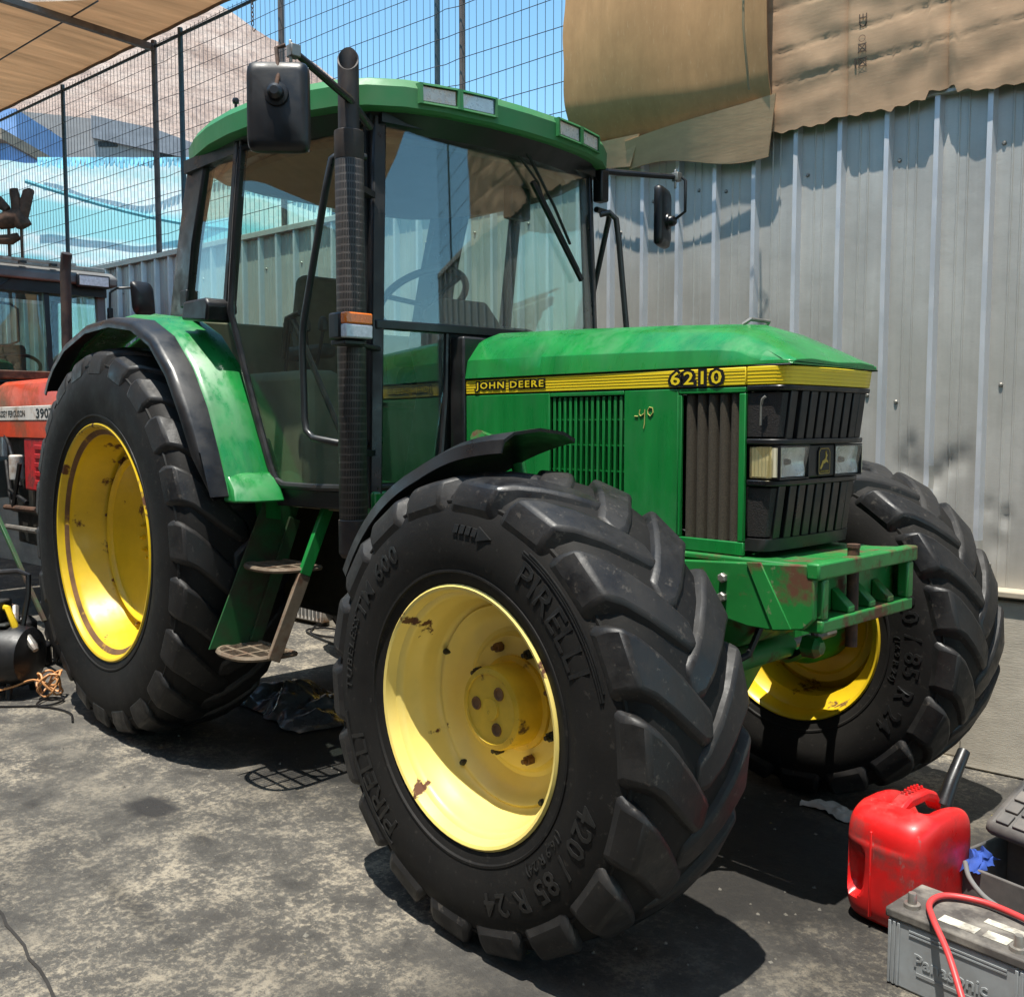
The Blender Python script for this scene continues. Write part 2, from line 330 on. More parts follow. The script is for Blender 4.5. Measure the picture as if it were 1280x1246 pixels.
# loose grit on the slab
gv = MB(); rg = random.Random(11)
for k in range(1500):
    x = rg.uniform(-1.6, 4.2); y = rg.uniform(-2.6, 1.2); r = rg.choice((0.0018,0.0022,0.003,0.0045,0.007)) if k % 40 else 0.010
    a_ = rg.uniform(0, 6.28); ca, sa = math.cos(a_)*r, math.sin(a_)*r; h = r*rg.uniform(0.6,1.1)
    gv.add([(x+ca,y+sa,0.0),(x-sa*0.8,y+ca*0.8,0.0),(x-ca,y-sa,0.0),(x+sa,y-ca,0.0),(x+ca*0.2,y+sa*0.3,h)], [(0,1,4),(1,2,4),(2,3,4),(3,0,4)])
tag(gv.build('loose_grit', M('grit', (0.14,0.13,0.11), 0.9, var=0.6, scale=3), smooth=False), 'fine stone grit scattered over the concrete', 'grit', kind='stuff')

# -------- bare desert hills beyond the yard
def hill_mat():
    m, nt, b = nodes_of('desert_hill')
    tc = nt.nodes.new('ShaderNodeTexCoord'); P = tc.outputs['Object']
    c = ramp(nt, noise(nt, P, 0.05, 9, 0.7, 0.8), [(0.36, (0.33,0.235,0.195)), (0.5, (0.49,0.375,0.32)), (0.64, (0.64,0.52,0.45))])
    c = mixc(nt, ramp(nt, noise(nt, P, 0.35, 6, 0.75), [(0.52, 0.0), (0.66, 0.6)]), c, (0.36,0.27,0.24))
    nt.links.new(c, b.inputs['Base Color']); b.inputs['Roughness'].default_value = 0.95; b.inputs['Specular IOR Level'].default_value = 0.1
    bump(nt, b, noise(nt, P, 0.25, 8, 0.7), 0.9, 3.0); return m
from mathutils import noise as mnoise
hm = MB()
def hill_pt(u, v):
    az = R(192-u*112); d = 95+v*130                     # azimuth seen from the yard
    dd = math.degrees(az)
    # ridge elevation in degrees along the azimuth
    tab = [(75,6),(105,9),(120,12.5),(133.7,16.6),(142.7,18.6),(147.1,20.0),(151.3,22.0),(156,24.0),(165,23.5),(178,19),(195,14)]
    for (a0, e0), (a1, e1) in zip(tab, tab[1:]):
        if a0 <= dd <= a1: el = e0+(e1-e0)*(dd-a0)/(a1-a0); break
    else: el = 6 if dd < 75 else 14
    h = 210*math.tan(R(el))*min(1, v/0.88)**1.25 if v < 0.88 else 210*math.tan(R(el))*(1-(v-0.88)*2.5)
    x = 4.2+d*math.cos(az); y = -2.6+d*math.sin(az)
    h += 3.2*mnoise.fractal(Vector((x*0.03, y*0.03, 3.1)), 0.9, 2.1, 6)*min(1, v*2)
    return (x, y, h-0.6)
hm.grid(hill_pt, 170, 46)
tag(hm.build('hills', hill_mat(), smooth=True, ang=60), kind='structure')

# -------- metal sheet wall: local frame s (along), o (away from the yard), z
WA = R(5.79); WD = Vector((math.cos(WA), math.sin(WA), 0)); WN = Vector((-math.sin(WA), math.cos(WA), 0))
W0 = Vector((2.82, 1.45, 0)) - WD*2.82
def wpt(s, o, z): return W0+WD*s+WN*o+Vector((0,0,z))
WH = 2.65
def metal_mat():
    m, nt, b = nodes_of('galvanised_sheet')
    vec = coords(nt, (14, 14, 0.7)); st = noise(nt, vec, 1.0, 6, 0.6); bl = noise(nt, coords(nt, (1,1,1)), 2.2, 6, 0.6)
    fine = noise(nt, coords(nt, (1,1,6)), 60, 4, 0.7)
    c = ramp(nt, st, [(0.3, (0.45,0.432,0.395)), (0.7, (0.58,0.56,0.515))])
    c = mixc(nt, ramp(nt, bl, [(0.35, 0.55), (0.6, 0.0)]), c, (0.40,0.38,0.345))
    c = mixc(nt, ramp(nt, fine, [(0.5, 0.0), (0.75, 0.35)]), c, (0.36,0.345,0.315))
    nt.links.new(c, b.inputs['Base Color']); b.inputs['Metallic'].default_value = 0.35
    nt.links.new(ramp(nt, bl, [(0.3, 0.36), (0.7, 0.55)]), b.inputs['Roughness'])
    bump(nt, b, bl, 0.25, 0.02); return m
mat['sheet'] = metal_mat()
wall = thing('metal_wall', 'long ribbed galvanised sheet metal wall standing behind the green tractor', 'wall', W0, WA)
PW = 0.1965
prof = [(0,0),(0.007,-0.030),(0.026,-0.030),(0.036,0.0),(0.088,0.0),(0.091,-0.0035),(0.095,-0.0035),(0.098,0.0),(0.124,0),(0.127,-0.0035),(0.131,-0.0035),(0.134,0),(0.166,0),(0.1962,0)]
pn = MB()
def zrow(z): return [(u, o, z) for u, o in prof]
rows = [0.64, 1.0, 1.4, 1.8, 2.2, WH]
for k in range(len(rows)-1): pn.loft([zrow(rows[k]), zrow(rows[k+1])], ring=False)
mat['rib'] = M('rib_sky_sheen', (0.62,0.63,0.655), 0.42, 0.45, var=0.08, scale=3, stretch=(1,1,0.3), dirt=(0.5,0.5,0.5), damt=0.35, dscale=5, dedge=0.2)  # pale bluish rib faces paint in a reflection of the sky
def rib_slots(me):
    me.materials.append(mat['sheet']); me.materials.append(mat['rib'])
    for p in me.polygons:
        if 0.006 < p.center.x < 0.036 and p.center.y < -0.008 and p.center.z > 0.9: p.material_index = 1
    return me
pme = rib_slots(pn.mesh('sheet_panel', smooth=False))
def bent_panel(seed):                     # a panel with dents
    rnd = random.Random(seed); dents = [(rnd.uniform(0.05,0.17), rnd.uniform(0.8,1.3), rnd.uniform(0.02,0.05), rnd.uniform(0.008,0.018)) for _ in range(3)]
    q = MB(); nz = 60; zz = [0.64+(WH-0.64)*(i/nz)**1.5 for i in range(nz+1)]
    us = sorted(set([u for u, o in prof]+[0.045,0.055,0.065,0.075,0.105,0.115,0.145,0.155,0.175,0.186]))
    def ob(u):
        for (a, oa), (b_, obb) in zip(prof, prof[1:]):
            if a <= u <= b_: return oa+(obb-oa)*(u-a)/(b_-a)
        return 0
    def off(u, z): return ob(u)+sum(dp*math.exp(-((u-du)**2+((z-dz)*0.7)**2)/(r*r)) for du, dz, r, dp in dents)
    q.loft([[(u, off(u, z), z) for u in us] for z in zz], ring=False)
    return rib_slots(q.mesh('sheet_panel'))
for k in range(-46, 19):
    s = 1.323+PW*k
    me = bent_panel(k) if k in (4,5,6,7) else pme
    o = link('sheet_panel', me, None, wall, loc=(s, 0, 0))
screw = MB(); screw.lathe([(0.0,-0.006),(0.005,-0.006),(0.008,-0.003),(0.009,0.0)], 10); sme = screw.mesh('screw'); sme.materials.append(mat['steel'])
for s, z in ((2.26,1.47),(2.78,1.50),(1.0,2.3),(1.44,2.44),(2.38,1.44))+tuple((1.323+PW*k+0.062, z_+0.006*math.sin(k*5.0)) for k in range(-30, 12) for z_ in (0.80, 2.42) if k % 2): link('screw', sme, None, wall, loc=(s,-0.001,z))
cap = MB(); cap.bx(-8.0, 5.0, -0.036, 0.03, WH-0.012, WH+0.028); cap.build('top_trim', mat['sheet'], wall, bev=0.004)
mat['plinth'] = M('rendered_concrete', (0.47,0.425,0.35), 0.9, var=0.12, scale=3, stretch=(1,1,6), dirt=(0.20,0.18,0.15), damt=0.42, dscale=2, dedge=0.2, bmp=0.3, bscale=40)
pl = MB(); pl.bx(-8.0, 2.68, 0.0, 0.12, 0, 0.66); pl.build('concrete_base', mat['plinth'], wall, bev=0.006)
bd = MB()
ed = [(2.70,0.004),(2.705,0.10),(2.695,0.13),(2.71,0.2),(2.70,0.35),(2.712,0.5),(2.70,0.672),(5.0,0.69),(5.0,0.004)]
bd.prism(ed, lambda a, z: (a, -0.115+0.05*z, z), lambda a, z: (a, -0.03, z)); bd.build('base_board', mat['plinth'], wall, bev=0.006)
bd = MB(); bd.bx(2.72, 5.0, -0.105, 0.0, 0.688, 0.712); bd.build('base_ledge', M('ledge_timber', (0.42,0.36,0.27), 0.85, var=0.25, scale=6, stretch=(1,8,8)), wall, bev=0.004)

# -------- wire fence on top of the wall
mat['post_brown'] = M('post_brown', (0.12,0.085,0.07), 0.6, var=0.3, scale=10, dirt=RUST, damt=0.3, dscale=8)
mat['post_green'] = M('post_dark', (0.030,0.055,0.065), 0.5, var=0.3, scale=10)
mat['wire'] = M('wire_dark', (0.05,0.055,0.06), 0.5, 0.3, var=0.2)
fence = thing('wire_fence', 'tall welded wire mesh fence on slim posts above the metal wall', 'fence', W0+Vector((0,0,WH)), WA)
ft = 4.33-WH; LEAN = 0.0
posts = [(-6.6,'post_green',0.022),(-4.98,'post_green',0.026),(-3.44,'post_brown',0.032),(-3.06,'post_green',0.028),(-1.81,'post_brown',0.030),(-0.33,'post_green',0.024),(-0.13,'post_brown',0.026),(1.4,'post_green',0.026),(2.9,'post_brown',0.03),(4.6,'post_green',0.026)]
for s, mm, r in posts:
    q = MB(); q.tube([(s,0.05,-0.12),(s,0.05,ft)], r*0.7, 10); q.build('post', mat[mm], fence)
q = MB(); q.tube([(-8,0.05,ft-0.05),(5.0,0.05,ft-0.05)], 0.012, 8); q.build('top_rail', mat['post_green'], fence)
edges = [-8]+[p[0] for p in posts]+[5.0]
for a, b_ in zip(edges, edges[1:]):
    q = MB(); n = max(2, int(round((b_-a)/0.055))); wr = 0.0021
    for i in range(n):
        s = a+(b_-a)*(i+0.5)/n; q.tube([(s,0.02,0.02),(s,0.02,ft-0.03)], wr, 4)
    for k in range(12):
        z = 0.04+k*(ft-0.1)/11; sag = 0.012*math.sin(k*2.1+a)
        q.tube([(a,0.016,z),((a+b_)/2,0.016,z+sag),(b_,0.016,z)], wr*1.15, 4)
    tag(q.build('wire_mesh', mat['wire'], fence, smooth=False), kind='stuff')
# chain end hanging from the fence
ch = MB()
for i in range(9):
    z = 4.30-0.028*i; c = wpt(-2.02, -0.03, z)
    pts = [c+(WD if i % 2 else WN)*(0.009*math.sin(2*math.pi*k/10))+Vector((0,0,0.019*math.cos(2*math.pi*k/10))) for k in range(10)]
    ch.tube(pts, 0.003, 5, closed=True)
hk = wpt(-2.02,-0.03,4.06); ch.tube([hk, hk+Vector((0,0,-0.03)), hk+WD*0.015+Vector((0,0,-0.045)), hk+WD*0.03+Vector((0,0,-0.03))], 0.0035, 6)
tag(ch.build('hanging_chain', mat['rust']), 'short dark chain with hook hanging from the fence top', 'chain')

# -------- shade cloth canopy
def cloth_mat(name, c, transl, scale=220, stripes=0.12, bc=None):
    m, nt, b = nodes_of(name); out = nt.nodes['Material Output']
    vec = coords(nt, (1,1,1), False)
    w = nt.nodes.new('ShaderNodeTexWave'); w.inputs['Scale'].default_value = scale; w.bands_direction = 'X'; nt.links.new(vec, w.inputs[0]); w.inputs['Distortion'].default_value = 1.0
    n = noise(nt, coords(nt, (6,0.6,1), False), 1.5, 6, 0.6)
    cc = ramp(nt, n, [(0.3, tuple(x*0.8 for x in c)), (0.7, tuple(min(1,x*1.15) for x in c))])
    cc = mixc(nt, ramp(nt, w.outputs[1], [(0.2, stripes), (0.8, 0.0)]), cc, tuple(x*0.55 for x in c))
    nt.links.new(cc, b.inputs['Base Color']); b.inputs['Roughness'].default_value = 0.9; b.inputs['Specular IOR Level'].default_value = 0.1
    tl = nt.nodes.new('ShaderNodeBsdfTranslucent'); nt.links.new(cc, tl.inputs[0])
    mx = nt.nodes.new('ShaderNodeMixShader'); mx.inputs[0].default_value = transl
    nt.links.new(b.outputs[0], mx.inputs[1]); nt.links.new(tl.outputs[0], mx.inputs[2]); nt.links.new(mx.outputs[0], out.inputs[0])
    bump(nt, b, n, 0.4, 0.02); return m
mat['shade'] = cloth_mat('tan_shade_cloth', (0.66,0.50,0.355), 0.5)
can = thing('shade_canopy', 'tan shade cloth canopy on steel beams and wires at the fence top', 'canopy', W0+Vector((0,0,4.32)), WA)
def can_pt(u, v):
    o = 0.02-v*5.5; s = -9.5+u*(7.45-2.3*min(1.0, -o/1.5 if o < 0 else 0))
    return (s, o, 0.03+0.03*math.sin(s*2.0+0.8)*math.sin(o*1.7)-0.05*math.sin(math.pi*min(1,(-o/5.5))))
q = MB(); q.grid(can_pt, 60, 44, (0,0,0.004)); q.build('cloth', mat['shade'], can)
def added_cloth(s0, s1, o0, o1, dz):
    q = MB(); q.grid(lambda u, v: (lerp_(s0,s1,u), lerp_(o0,o1,v), dz-0.10*math.sin(math.pi*u)*math.sin(math.pi*v)), 16, 16, (0,0,0.004)); q.build('cloth', mat['shade'], can)
def lerp_(a, b, t): return a+(b-a)*t
added_cloth(5.0, 11.5, 0.05, -9.5, 0.03)                # unseen cloth added to cut sky light and tone the glass reflections
added_cloth(-9.5, 3.7, -5.2, -9.5, 0.03)  # second added cloth, behind the camera, cuts ambient light
for s_, o_ in ((4.9,-9.4),(-2.0,-9.4),(-9.4,-9.4),(11.4,-9.4),(11.4,-0.1)):
    q = MB(); q.tube([(s_,o_,-4.32),(s_,o_,0.02)], 0.03, 8); q.build('mast', mat['post_brown'], can)  # out-of-view masts under the added cloths
hem = MB(); hem.tube([(can_pt(i/60,0)[0], can_pt(i/60,0)[1], can_pt(i/60,0)[2]-0.006+0.004*math.sin(i*1.7)) for i in range(61)], 0.013, 6); hem.build('hem', M('hem_cloth', (0.20,0.15,0.11), 0.9), can)
for s in (-3.44, -6.6):
    q = MB(); q.bar((s,0.04,-0.045),(s+0.17,-5.5,-0.045),0.045,0.05); q.build('beam', mat['post_brown'], can, bev=0.004)
for o in (-0.62, -1.15, -2.2, -3.3):
    q = MB(); q.tube([(-9.5,o,-0.02),(-6,o,-0.055),(-2.05-2.3*min(1,-o/1.5),o,-0.02)], 0.006, 6); q.build('wire', mat['wire'], can)

# -------- cardboard hung over the wall
def card_mat(name, c, horizontal):
    m, nt, b = nodes_of(name)
    st = (3,3,14) if horizontal else (14,14,3)
    n = noise(nt, coords(nt, st, False), 1.6, 6, 0.6); n2 = noise(nt, coords(nt, (1,1,1), False), 2.4, 7, 0.65); n3 = noise(nt, coords(nt, st, False), 7, 4, 0.6)
    cc = ramp(nt, n, [(0.3, tuple(x*0.90 for x in c)), (0.7, tuple(x*1.10 for x in c))])
    cc = mixc(nt, ramp(nt, n2, [(0.40, 0.45), (0.60, 0.0)]), cc, tuple(x*0.62 for x in c))
    cc = mixc(nt, ramp(nt, n3, [(0.60, 0.0), (0.75, 0.22)]), cc, (0.66,0.49,0.31))
    nt.links.new(cc, b.inputs['Base Color']); b.inputs['Roughness'].default_value = 0.92; b.inputs['Specular IOR Level'].default_value = 0.15
    bump(nt, b, math_n(nt, 'ADD', n, math_n(nt, 'MULTIPLY', n3, 0.4)), 0.22, 0.004); return m
mat['card1'] = card_mat('cardboard_vertical', (0.45,0.250,0.120), False)
mat['card2'] = card_mat('cardboard_flat', (0.46,0.30,0.185), True)
mat['card3'] = card_mat('cardboard_strip', (0.58,0.37,0.215), True)
mat['cardprint'] = M('card_print', (0.10,0.065,0.045), 0.9, var=0.3, scale=60)
c1 = thing('cardboard_sheet', 'big bulging tan cardboard sheet with rounded lower edge, nearest the cab', 'cardboard', wpt(1.3,-0.035,2.7), WA)
def c1p(u, v):
    s = -0.555+u*1.10; z = 0.0+v*1.10
    bulge = 0.035+0.085*math.sin(math.pi*min(1, 0.10+v*0.9))**0.8
    if v < 0.16: bulge -= (0.16-v)**1.5*0.8
    z += 0.04*(1-u)*(1-v)-0.02*math.sin(u*3.0)*(1-v)+0.06*(0.5-u)
    edge = 0.004*math.sin(v*23)*(u < 0.03)
    return (s+edge, -bulge+0.012*math.sin(u*9+v*2), z)
q = MB(); q.grid(c1p, 50, 44, (0,0.006,0)); q.build('sheet', mat['card1'], c1, ang=60)
q = MB(); q.tube([(0.50,-0.25,0.60),(0.515,-0.27,0.3),(0.51,-0.2,0.06)], 0.005, 6); q.tube([(0.47,-0.29,0.55),(0.52,-0.3,0.63),(0.55,-0.29,0.55),(0.50,-0.3,0.5),(0.53,-0.29,0.45)], 0.003, 5)
q.build('twine', M('twine', (0.30,0.22,0.12), 0.9), c1)
c3 = thing('cardboard_strip', 'narrow cut strip of cardboard folded below the bulging sheet', 'cardboard', wpt(1.3,-0.035,2.53), WA)
def c3p(u, v):
    s = -0.20+u*0.72; top = 0.205+0.03*u-0.035*(1-u); bot = 0.045-0.055*u+0.02*math.sin(u*6)
    return (s+0.05*v*u, -0.045-0.04*v-0.012*math.sin(u*5), bot+(top-bot)*v)
q = MB(); q.grid(c3p, 24, 6, (0,0.006,0)); q.build('long_flap', mat['card3'], c3, ang=60)
def c3q(u, v):
    s = -0.46+u*0.255; return (s+0.07*v*u+0.02, -0.04-0.03*v-0.02*u, 0.055+0.03*(1-u)+(0.115+0.02*u)*v)
q = MB(); q.grid(c3q, 10, 5, (0,0.006,0)); q.build('short_flap', mat['card3'], c3, ang=60)
c2 = thing('flattened_box', 'flattened cardboard box with printed symbols and torn bottom edge over the wall', 'cardboard', wpt(2.4,-0.032,2.6), WA)
def tear(u):
    return 0.025+0.008*math.sin(u*9)+0.006*math.sin(u*31+1)+0.005*math.sin(u*77)+0.004*math.sin(u*190)-0.015*(u < 0.3)+(0.03 if 0.36 < u < 0.42 else 0)-0.03*max(0, u-0.6)
def c2p(u, v):
    s = -0.64+u*2.0; z0 = tear(u); z = z0+(1.0-z0)*v
    d = -0.025-0.010*math.sin(u*5+1)*math.sin(v*3)-0.015*v
    for k, us in enumerate((0.2, 0.40)):
        d += 0.014*math.exp(-((u-us)/0.005)**2)
    for zs, sl in ((0.34,0.10),(0.21,0.07),(0.52,0.08)):
        d += 0.0045*math.exp(-((z-zs-sl*u)/0.005)**2)
    d += 0.010*mnoise.noise(Vector((u*14, v*10, 1.3)))
    return (s, d, z)
q = MB(); q.grid(c2p, 150, 80, (0,0.006,0)); q.build('sheet', mat['card2'], c2, ang=60)
def c2fn(s0, z0, rot90=True):
    def fn(u, v, w):
        a, b_ = (v, u) if rot90 else (u, v)
        s = s0-a if rot90 else s0+a; z = z0+b_
        uu = (s+0.64)/2.0; zz = tear(uu); vv = (z-zz)/(1.0-zz); p = c2p(uu, vv); return (p[0], p[1]-0.0035-w, p[2])
    return fn
text('print', 'CE', c2fn(-0.155, 0.36), mat['cardprint'], c2, height=0.032, extrude=0.001)
ic = MB(); fn = c2fn(-0.155, 0.205)
def stroke(p, q_, w=0.0035):
    (a, b_), (c, d) = p, q_; L = math.hypot(c-a, d-b_); nx, ny = -(d-b_)/L*w/2, (c-a)/L*w/2
    ic.add([fn(a+nx,b_+ny,0), fn(c+nx,d+ny,0), fn(c-nx,d-ny,0), fn(a-nx,b_-ny,0)], [(0,1,2,3)])
for k, base_u in enumerate((0.055, 0.0)):                                  # crossed-out bin and recycling-style marks
    for p, q_ in (((0,0),(0.036,0.034)),((0.036,0),(0,0.034)),((0.004,0.004),(0.004,0.03)),((0.032,0.004),(0.032,0.03)),((0.002,0.031),(0.034,0.031)),((0.006,0.003),(0.030,0.003))):
        stroke((p[0]+base_u,p[1]),(q_[0]+base_u,q_[1]))
stroke((0.0,0.045),(0.036,0.045),0.008)
for a in range(10): stroke((0.11+0.013*math.cos(a*0.628),0.018+0.013*math.sin(a*0.628)),(0.11+0.013*math.cos((a+1)*0.628),0.018+0.013*math.sin((a+1)*0.628)),0.002)
ic.build('print', mat['cardprint'], c2, smooth=False)

yw = thing('added_yard_wall', 'plain unseen wall added across the yard to dim reflections in the cab glass', 'wall', wpt(0,-10.2,0), WA)  # added out of view to block low light and darken glass reflections
q = MB(); q.bx(-24,12,-0.1,0.1,0,4.2); q.build('wall_body', M('added_wall_dark', (0.13,0.12,0.11), 0.9, var=0.3, scale=0.8), yw)
q = MB(); q.bx(-24,12,-0.14,0.14,4.2,4.3); q.build('coping', mat['grey'], yw)
# -------- beyond the fence, far left: shade nets, shed, grey building
mat['net'] = None
def net_mat(name):
    m, nt, b = nodes_of(name); out = nt.nodes['Material Output']
    tc = nt.nodes.new('ShaderNodeTexCoord'); sx = nt.nodes.new('ShaderNodeSeparateXYZ'); nt.links.new(tc.outputs['Object'], sx.inputs[0])
    wob = noise(nt, coords(nt, (0.35,0.35,1.0), False), 1.6, 5, 0.6, 0.5)
    h = math_n(nt, 'ADD', math_n(nt, 'ADD', sx.outputs[2], math_n(nt, 'MULTIPLY', sx.outputs[0], 0.13)), math_n(nt, 'MULTIPLY', wob, 0.35))
    t = math_n(nt, 'DIVIDE', math_n(nt, 'SUBTRACT', h, 2.6), 3.4, True)     # woven in broad turquoise and white bands
    TQ = (0.36,0.72,0.76); LT = (0.60,0.82,0.83); WH_ = (0.82,0.88,0.87); DK = (0.24,0.60,0.66)
    c = ramp(nt, t, [(0.0, LT), (0.14, WH_), (0.20, TQ), (0.33, TQ), (0.38, DK), (0.41, WH_), (0.45, LT), (0.49, WH_), (0.53, TQ), (0.66, TQ), (0.70, WH_), (0.80, WH_), (0.84, LT), (1.0, WH_)])
    ch = nt.nodes.new('ShaderNodeTexChecker'); ch.inputs['Scale'].default_value = 9; nt.links.new(tc.outputs['Object'], ch.inputs[0])
    c = mixc(nt, math_n(nt, 'MULTIPLY', ch.outputs[1], 0.25), c, TQ)
    nt.links.new(c, b.inputs['Base Color']); b.inputs['Roughness'].default_value = 0.9; b.inputs['Specular IOR Level'].default_value = 0.1
    tl = nt.nodes.new('ShaderNodeBsdfTranslucent'); nt.links.new(c, tl.inputs[0]); mx = nt.nodes.new('ShaderNodeMixShader'); mx.inputs[0].default_value = 0.5
    nt.links.new(b.outputs[0], mx.inputs[1]); nt.links.new(tl.outputs[0], mx.inputs[2]); nt.links.new(mx.outputs[0], out.inputs[0]); return m
mat['net'] = net_mat('turquoise_net')
mat['netwhite'] = M('white_net', (0.62,0.72,0.72), 0.9, var=0.15, scale=3)
net = thing('shade_net', 'turquoise and white shade netting draped on poles beyond the fence', 'shade net', (-10.5, 2.6, 0), R(46.5))
# local x runs along the picture's horizontal, y away from the camera
def n1(u, v):
    x = -4.2+u*8.2; sag = 0.35*math.sin(math.pi*u)*(1-v)*0.4
    return (x, 1.6-1.9*(1-v)+0.10*math.sin(x*2.1+v*4)*math.sin(v*5), 0.4+v*5.05-sag+0.03*math.sin(x*7)*v)
q = MB(); q.grid(n1, 60, 30); q.build('net_wall', mat['net'], net, ang=70)
q = MB(); q.tube([(-0.9+5.0*k/20, 0.9+0.02*k, 5.0-0.62*(k/20)-0.30*math.sin(math.pi*k/20)) for k in range(21)], 0.035, 6); q.build('net_hem', M('net_hem', (0.14,0.38,0.44), 0.9), net)
fr = MB()
for i in range(70):
    x = -0.9+i*0.075; fr.add([(x,1.30,5.46),(x+0.075,1.30,5.46),(x+0.06,1.25,5.30+0.03*math.sin(i)),(x+0.01,1.25,5.30+0.03*math.cos(i*2))], [(0,1,2,3)])
fr.build('fringe', M('net_fringe', (0.16,0.42,0.58), 0.9, var=0.8, scale=5), net, smooth=False)
for x, r, mm in ((-1.05,0.085,'netwhite'),(-0.82,0.03,'post_brown'),(-3.0,0.04,'post_green'),(4.0,0.05,'post_green')):
    q = MB(); q.tube([(x,-0.5,0),(x,-0.5,5.5 if x > -2 else 5.0)], r, 10); q.build('pole', mat[mm], net)
q = MB()
for z in (4.1, 4.75): q.tube([(-4.2,-0.5,z-0.25),(-1.05,-0.5,z+0.12)], 0.03, 6)
for x in (-3.0,-2.3,-1.7): q.tube([(x,-0.5,4.05),(x,-0.5,4.75)], 0.025, 6)
q.build('scaffold', mat['netwhite'], net)
shed = thing('blue_shed', 'blue corrugated shed with timber edge beyond the fence at far left', 'shed', (-18.6, 4.0, 0), R(46.5))
q = MB()
for i in range(16): q.bx(-2.75+i*0.2, -2.75+i*0.2+0.19, -0.02*(i % 2), 3, 0, 7.2)
q.build('wall', M('blue_sheet', (0.16,0.30,0.62), 0.55, var=0.2, scale=2), shed, smooth=False)
q = MB(); q.bx(-2.9,0.5,-0.35,3.2,7.2,7.42); q.build('roof_edge', M('shed_timber', (0.36,0.27,0.20), 0.8), shed)
q = MB(); q.bx(-0.9,0.35,0.6,3,7.42,8.1); q.build('upper_wall', M('blue_sheet_upper', (0.20,0.34,0.62), 0.55, var=0.2, scale=2), shed)
gb = thing('grey_building', 'low grey gabled building with small slot windows below the hills', 'building', (-23.5, 8.6, 0), R(46.5))
mat['gb'] = M('grey_block', (0.33,0.30,0.29), 0.9, var=0.15, scale=1.2, stretch=(1,1,3))
q = MB(); q.prism([(-2.6,0),(2.8,0),(2.8,8.75),(1.2,9.35),(-0.6,9.75),(-2.6,9.95)], lambda a, z: (a, 0, z), lambda a, z: (a, 5, z)); q.build('wall', mat['gb'], gb)
q = MB(); q.prism([(-0.5,9.2),(2.8,8.5),(2.85,8.85),(1.2,9.45),(-0.5,9.8)], lambda a, z: (a, -0.12, z), lambda a, z: (a, 0.02, z)); q.build('roof_edge', M('grey_roof', (0.24,0.24,0.26), 0.7, var=0.2), gb)
for x, z in ((-1.9,9.35),(-0.1,9.05),(1.4,8.78)):
    q = MB(); q.bx(x-0.26,x+0.26,-0.03,0.1,z-0.07,z+0.07); q.build('window', mat['print_black'], gb)

# ================================================================== GREEN TRACTOR (x forward, y to its left)
T = thing('green_tractor', 'large green tractor with yellow wheels parked on the stained concrete', 'tractor')
def P_(mb, name, m, parent=T, **k): return mb.build(name, mat[m], parent, **k)
def both(fn):                                     # run fn for right (-1) and left (+1) side
    for sd in (-1, 1): fn(sd)

# ---- tyres and rims
def tyre_profile(w, rb, R0, bulge):
    h = R0-rb
    return [(rb+0.0,-w+0.035),(rb-0.008,-w+0.012),(rb+0.01,-w-0.002),(rb+0.03,-w-0.006),(rb+h*0.30,-w-bulge),(rb+h*0.50,-w-bulge*1.15),(rb+h*0.70,-w-bulge*0.75),(R0-0.040,-w+0.008),(R0-0.016,-w+0.036),(R0-0.003,-w*0.5),(R0,0),
            (R0-0.003,w*0.5),(R0-0.016,w-0.036),(R0-0.040,w-0.008),(rb+h*0.70,w+bulge*0.75),(rb+h*0.50,w+bulge*1.15),(rb+h*0.30,w+bulge),(rb+0.03,w+0.006),(rb+0.01,w+0.002),(rb-0.008,w-0.012),(rb,w-0.035)]
def lug_mesh(secs, mirror):
    q = MB(); S = []
    for (tb, rb, tt, rt, ph, ht, hb) in secs:
        ring = []
        for (t, r, h) in ((tb, rb, -hb), (tt, rt, -ht), (tt, rt, ht), (tb, rb, hb)):
            a = ph+h/r; ring.append((r*math.sin(a), mirror*t, r*math.cos(a)))
        S.append(ring)
    q.loft(S); return q.mesh('lug', ang=25)
def wheel(xc, yc, zc, side, w, rb, R0, bulge, nl, secs, nm, texts=None, rot=0.0):
    loc = (xc, side*yc, zc)
    q = MB(); q.lathe(tyre_profile(w, rb, R0, bulge), 96)
    pr = tyre_profile(w, rb, R0, bulge)
    for rr, hh in ((rb+0.045, 0.004), (rb+(R0-rb)*0.80, 0.004)):       # moulded rings
        def tside(r):
            for (r0, t0), (r1, t1) in zip(pr[2:8], pr[3:9]):
                if r0 <= r <= r1: return -(t0+(t1-t0)*(r-r0)/(r1-r0))
            return w
        for sg in (1, -1):
            t = tside(rr)*sg; q.lathe([(rr-0.006,t-0.002*sg),(rr-0.003,t+hh*sg),(rr+0.003,t+hh*sg),(rr+0.006,t-0.002*sg)], 96)
    ty = q.build(nm+'_tyre', mat['tyre'], T, ang=50, loc=loc)
    for half, mir in ((0, side), (1, -side)):
        me = lug_mesh(secs, mir); me.materials.append(mat['lug'])
        for k in range(nl):
            o = link('lug', me, None, ty); o.rotation_euler = (0, rot+2*math.pi*(k+0.5*half)/nl, 0)
            m = o.modifiers.new('b', 'BEVEL'); m.width = 0.009; m.segments = 2; m.limit_method = 'ANGLE'; m.angle_limit = R(35)
    return ty, loc, tside
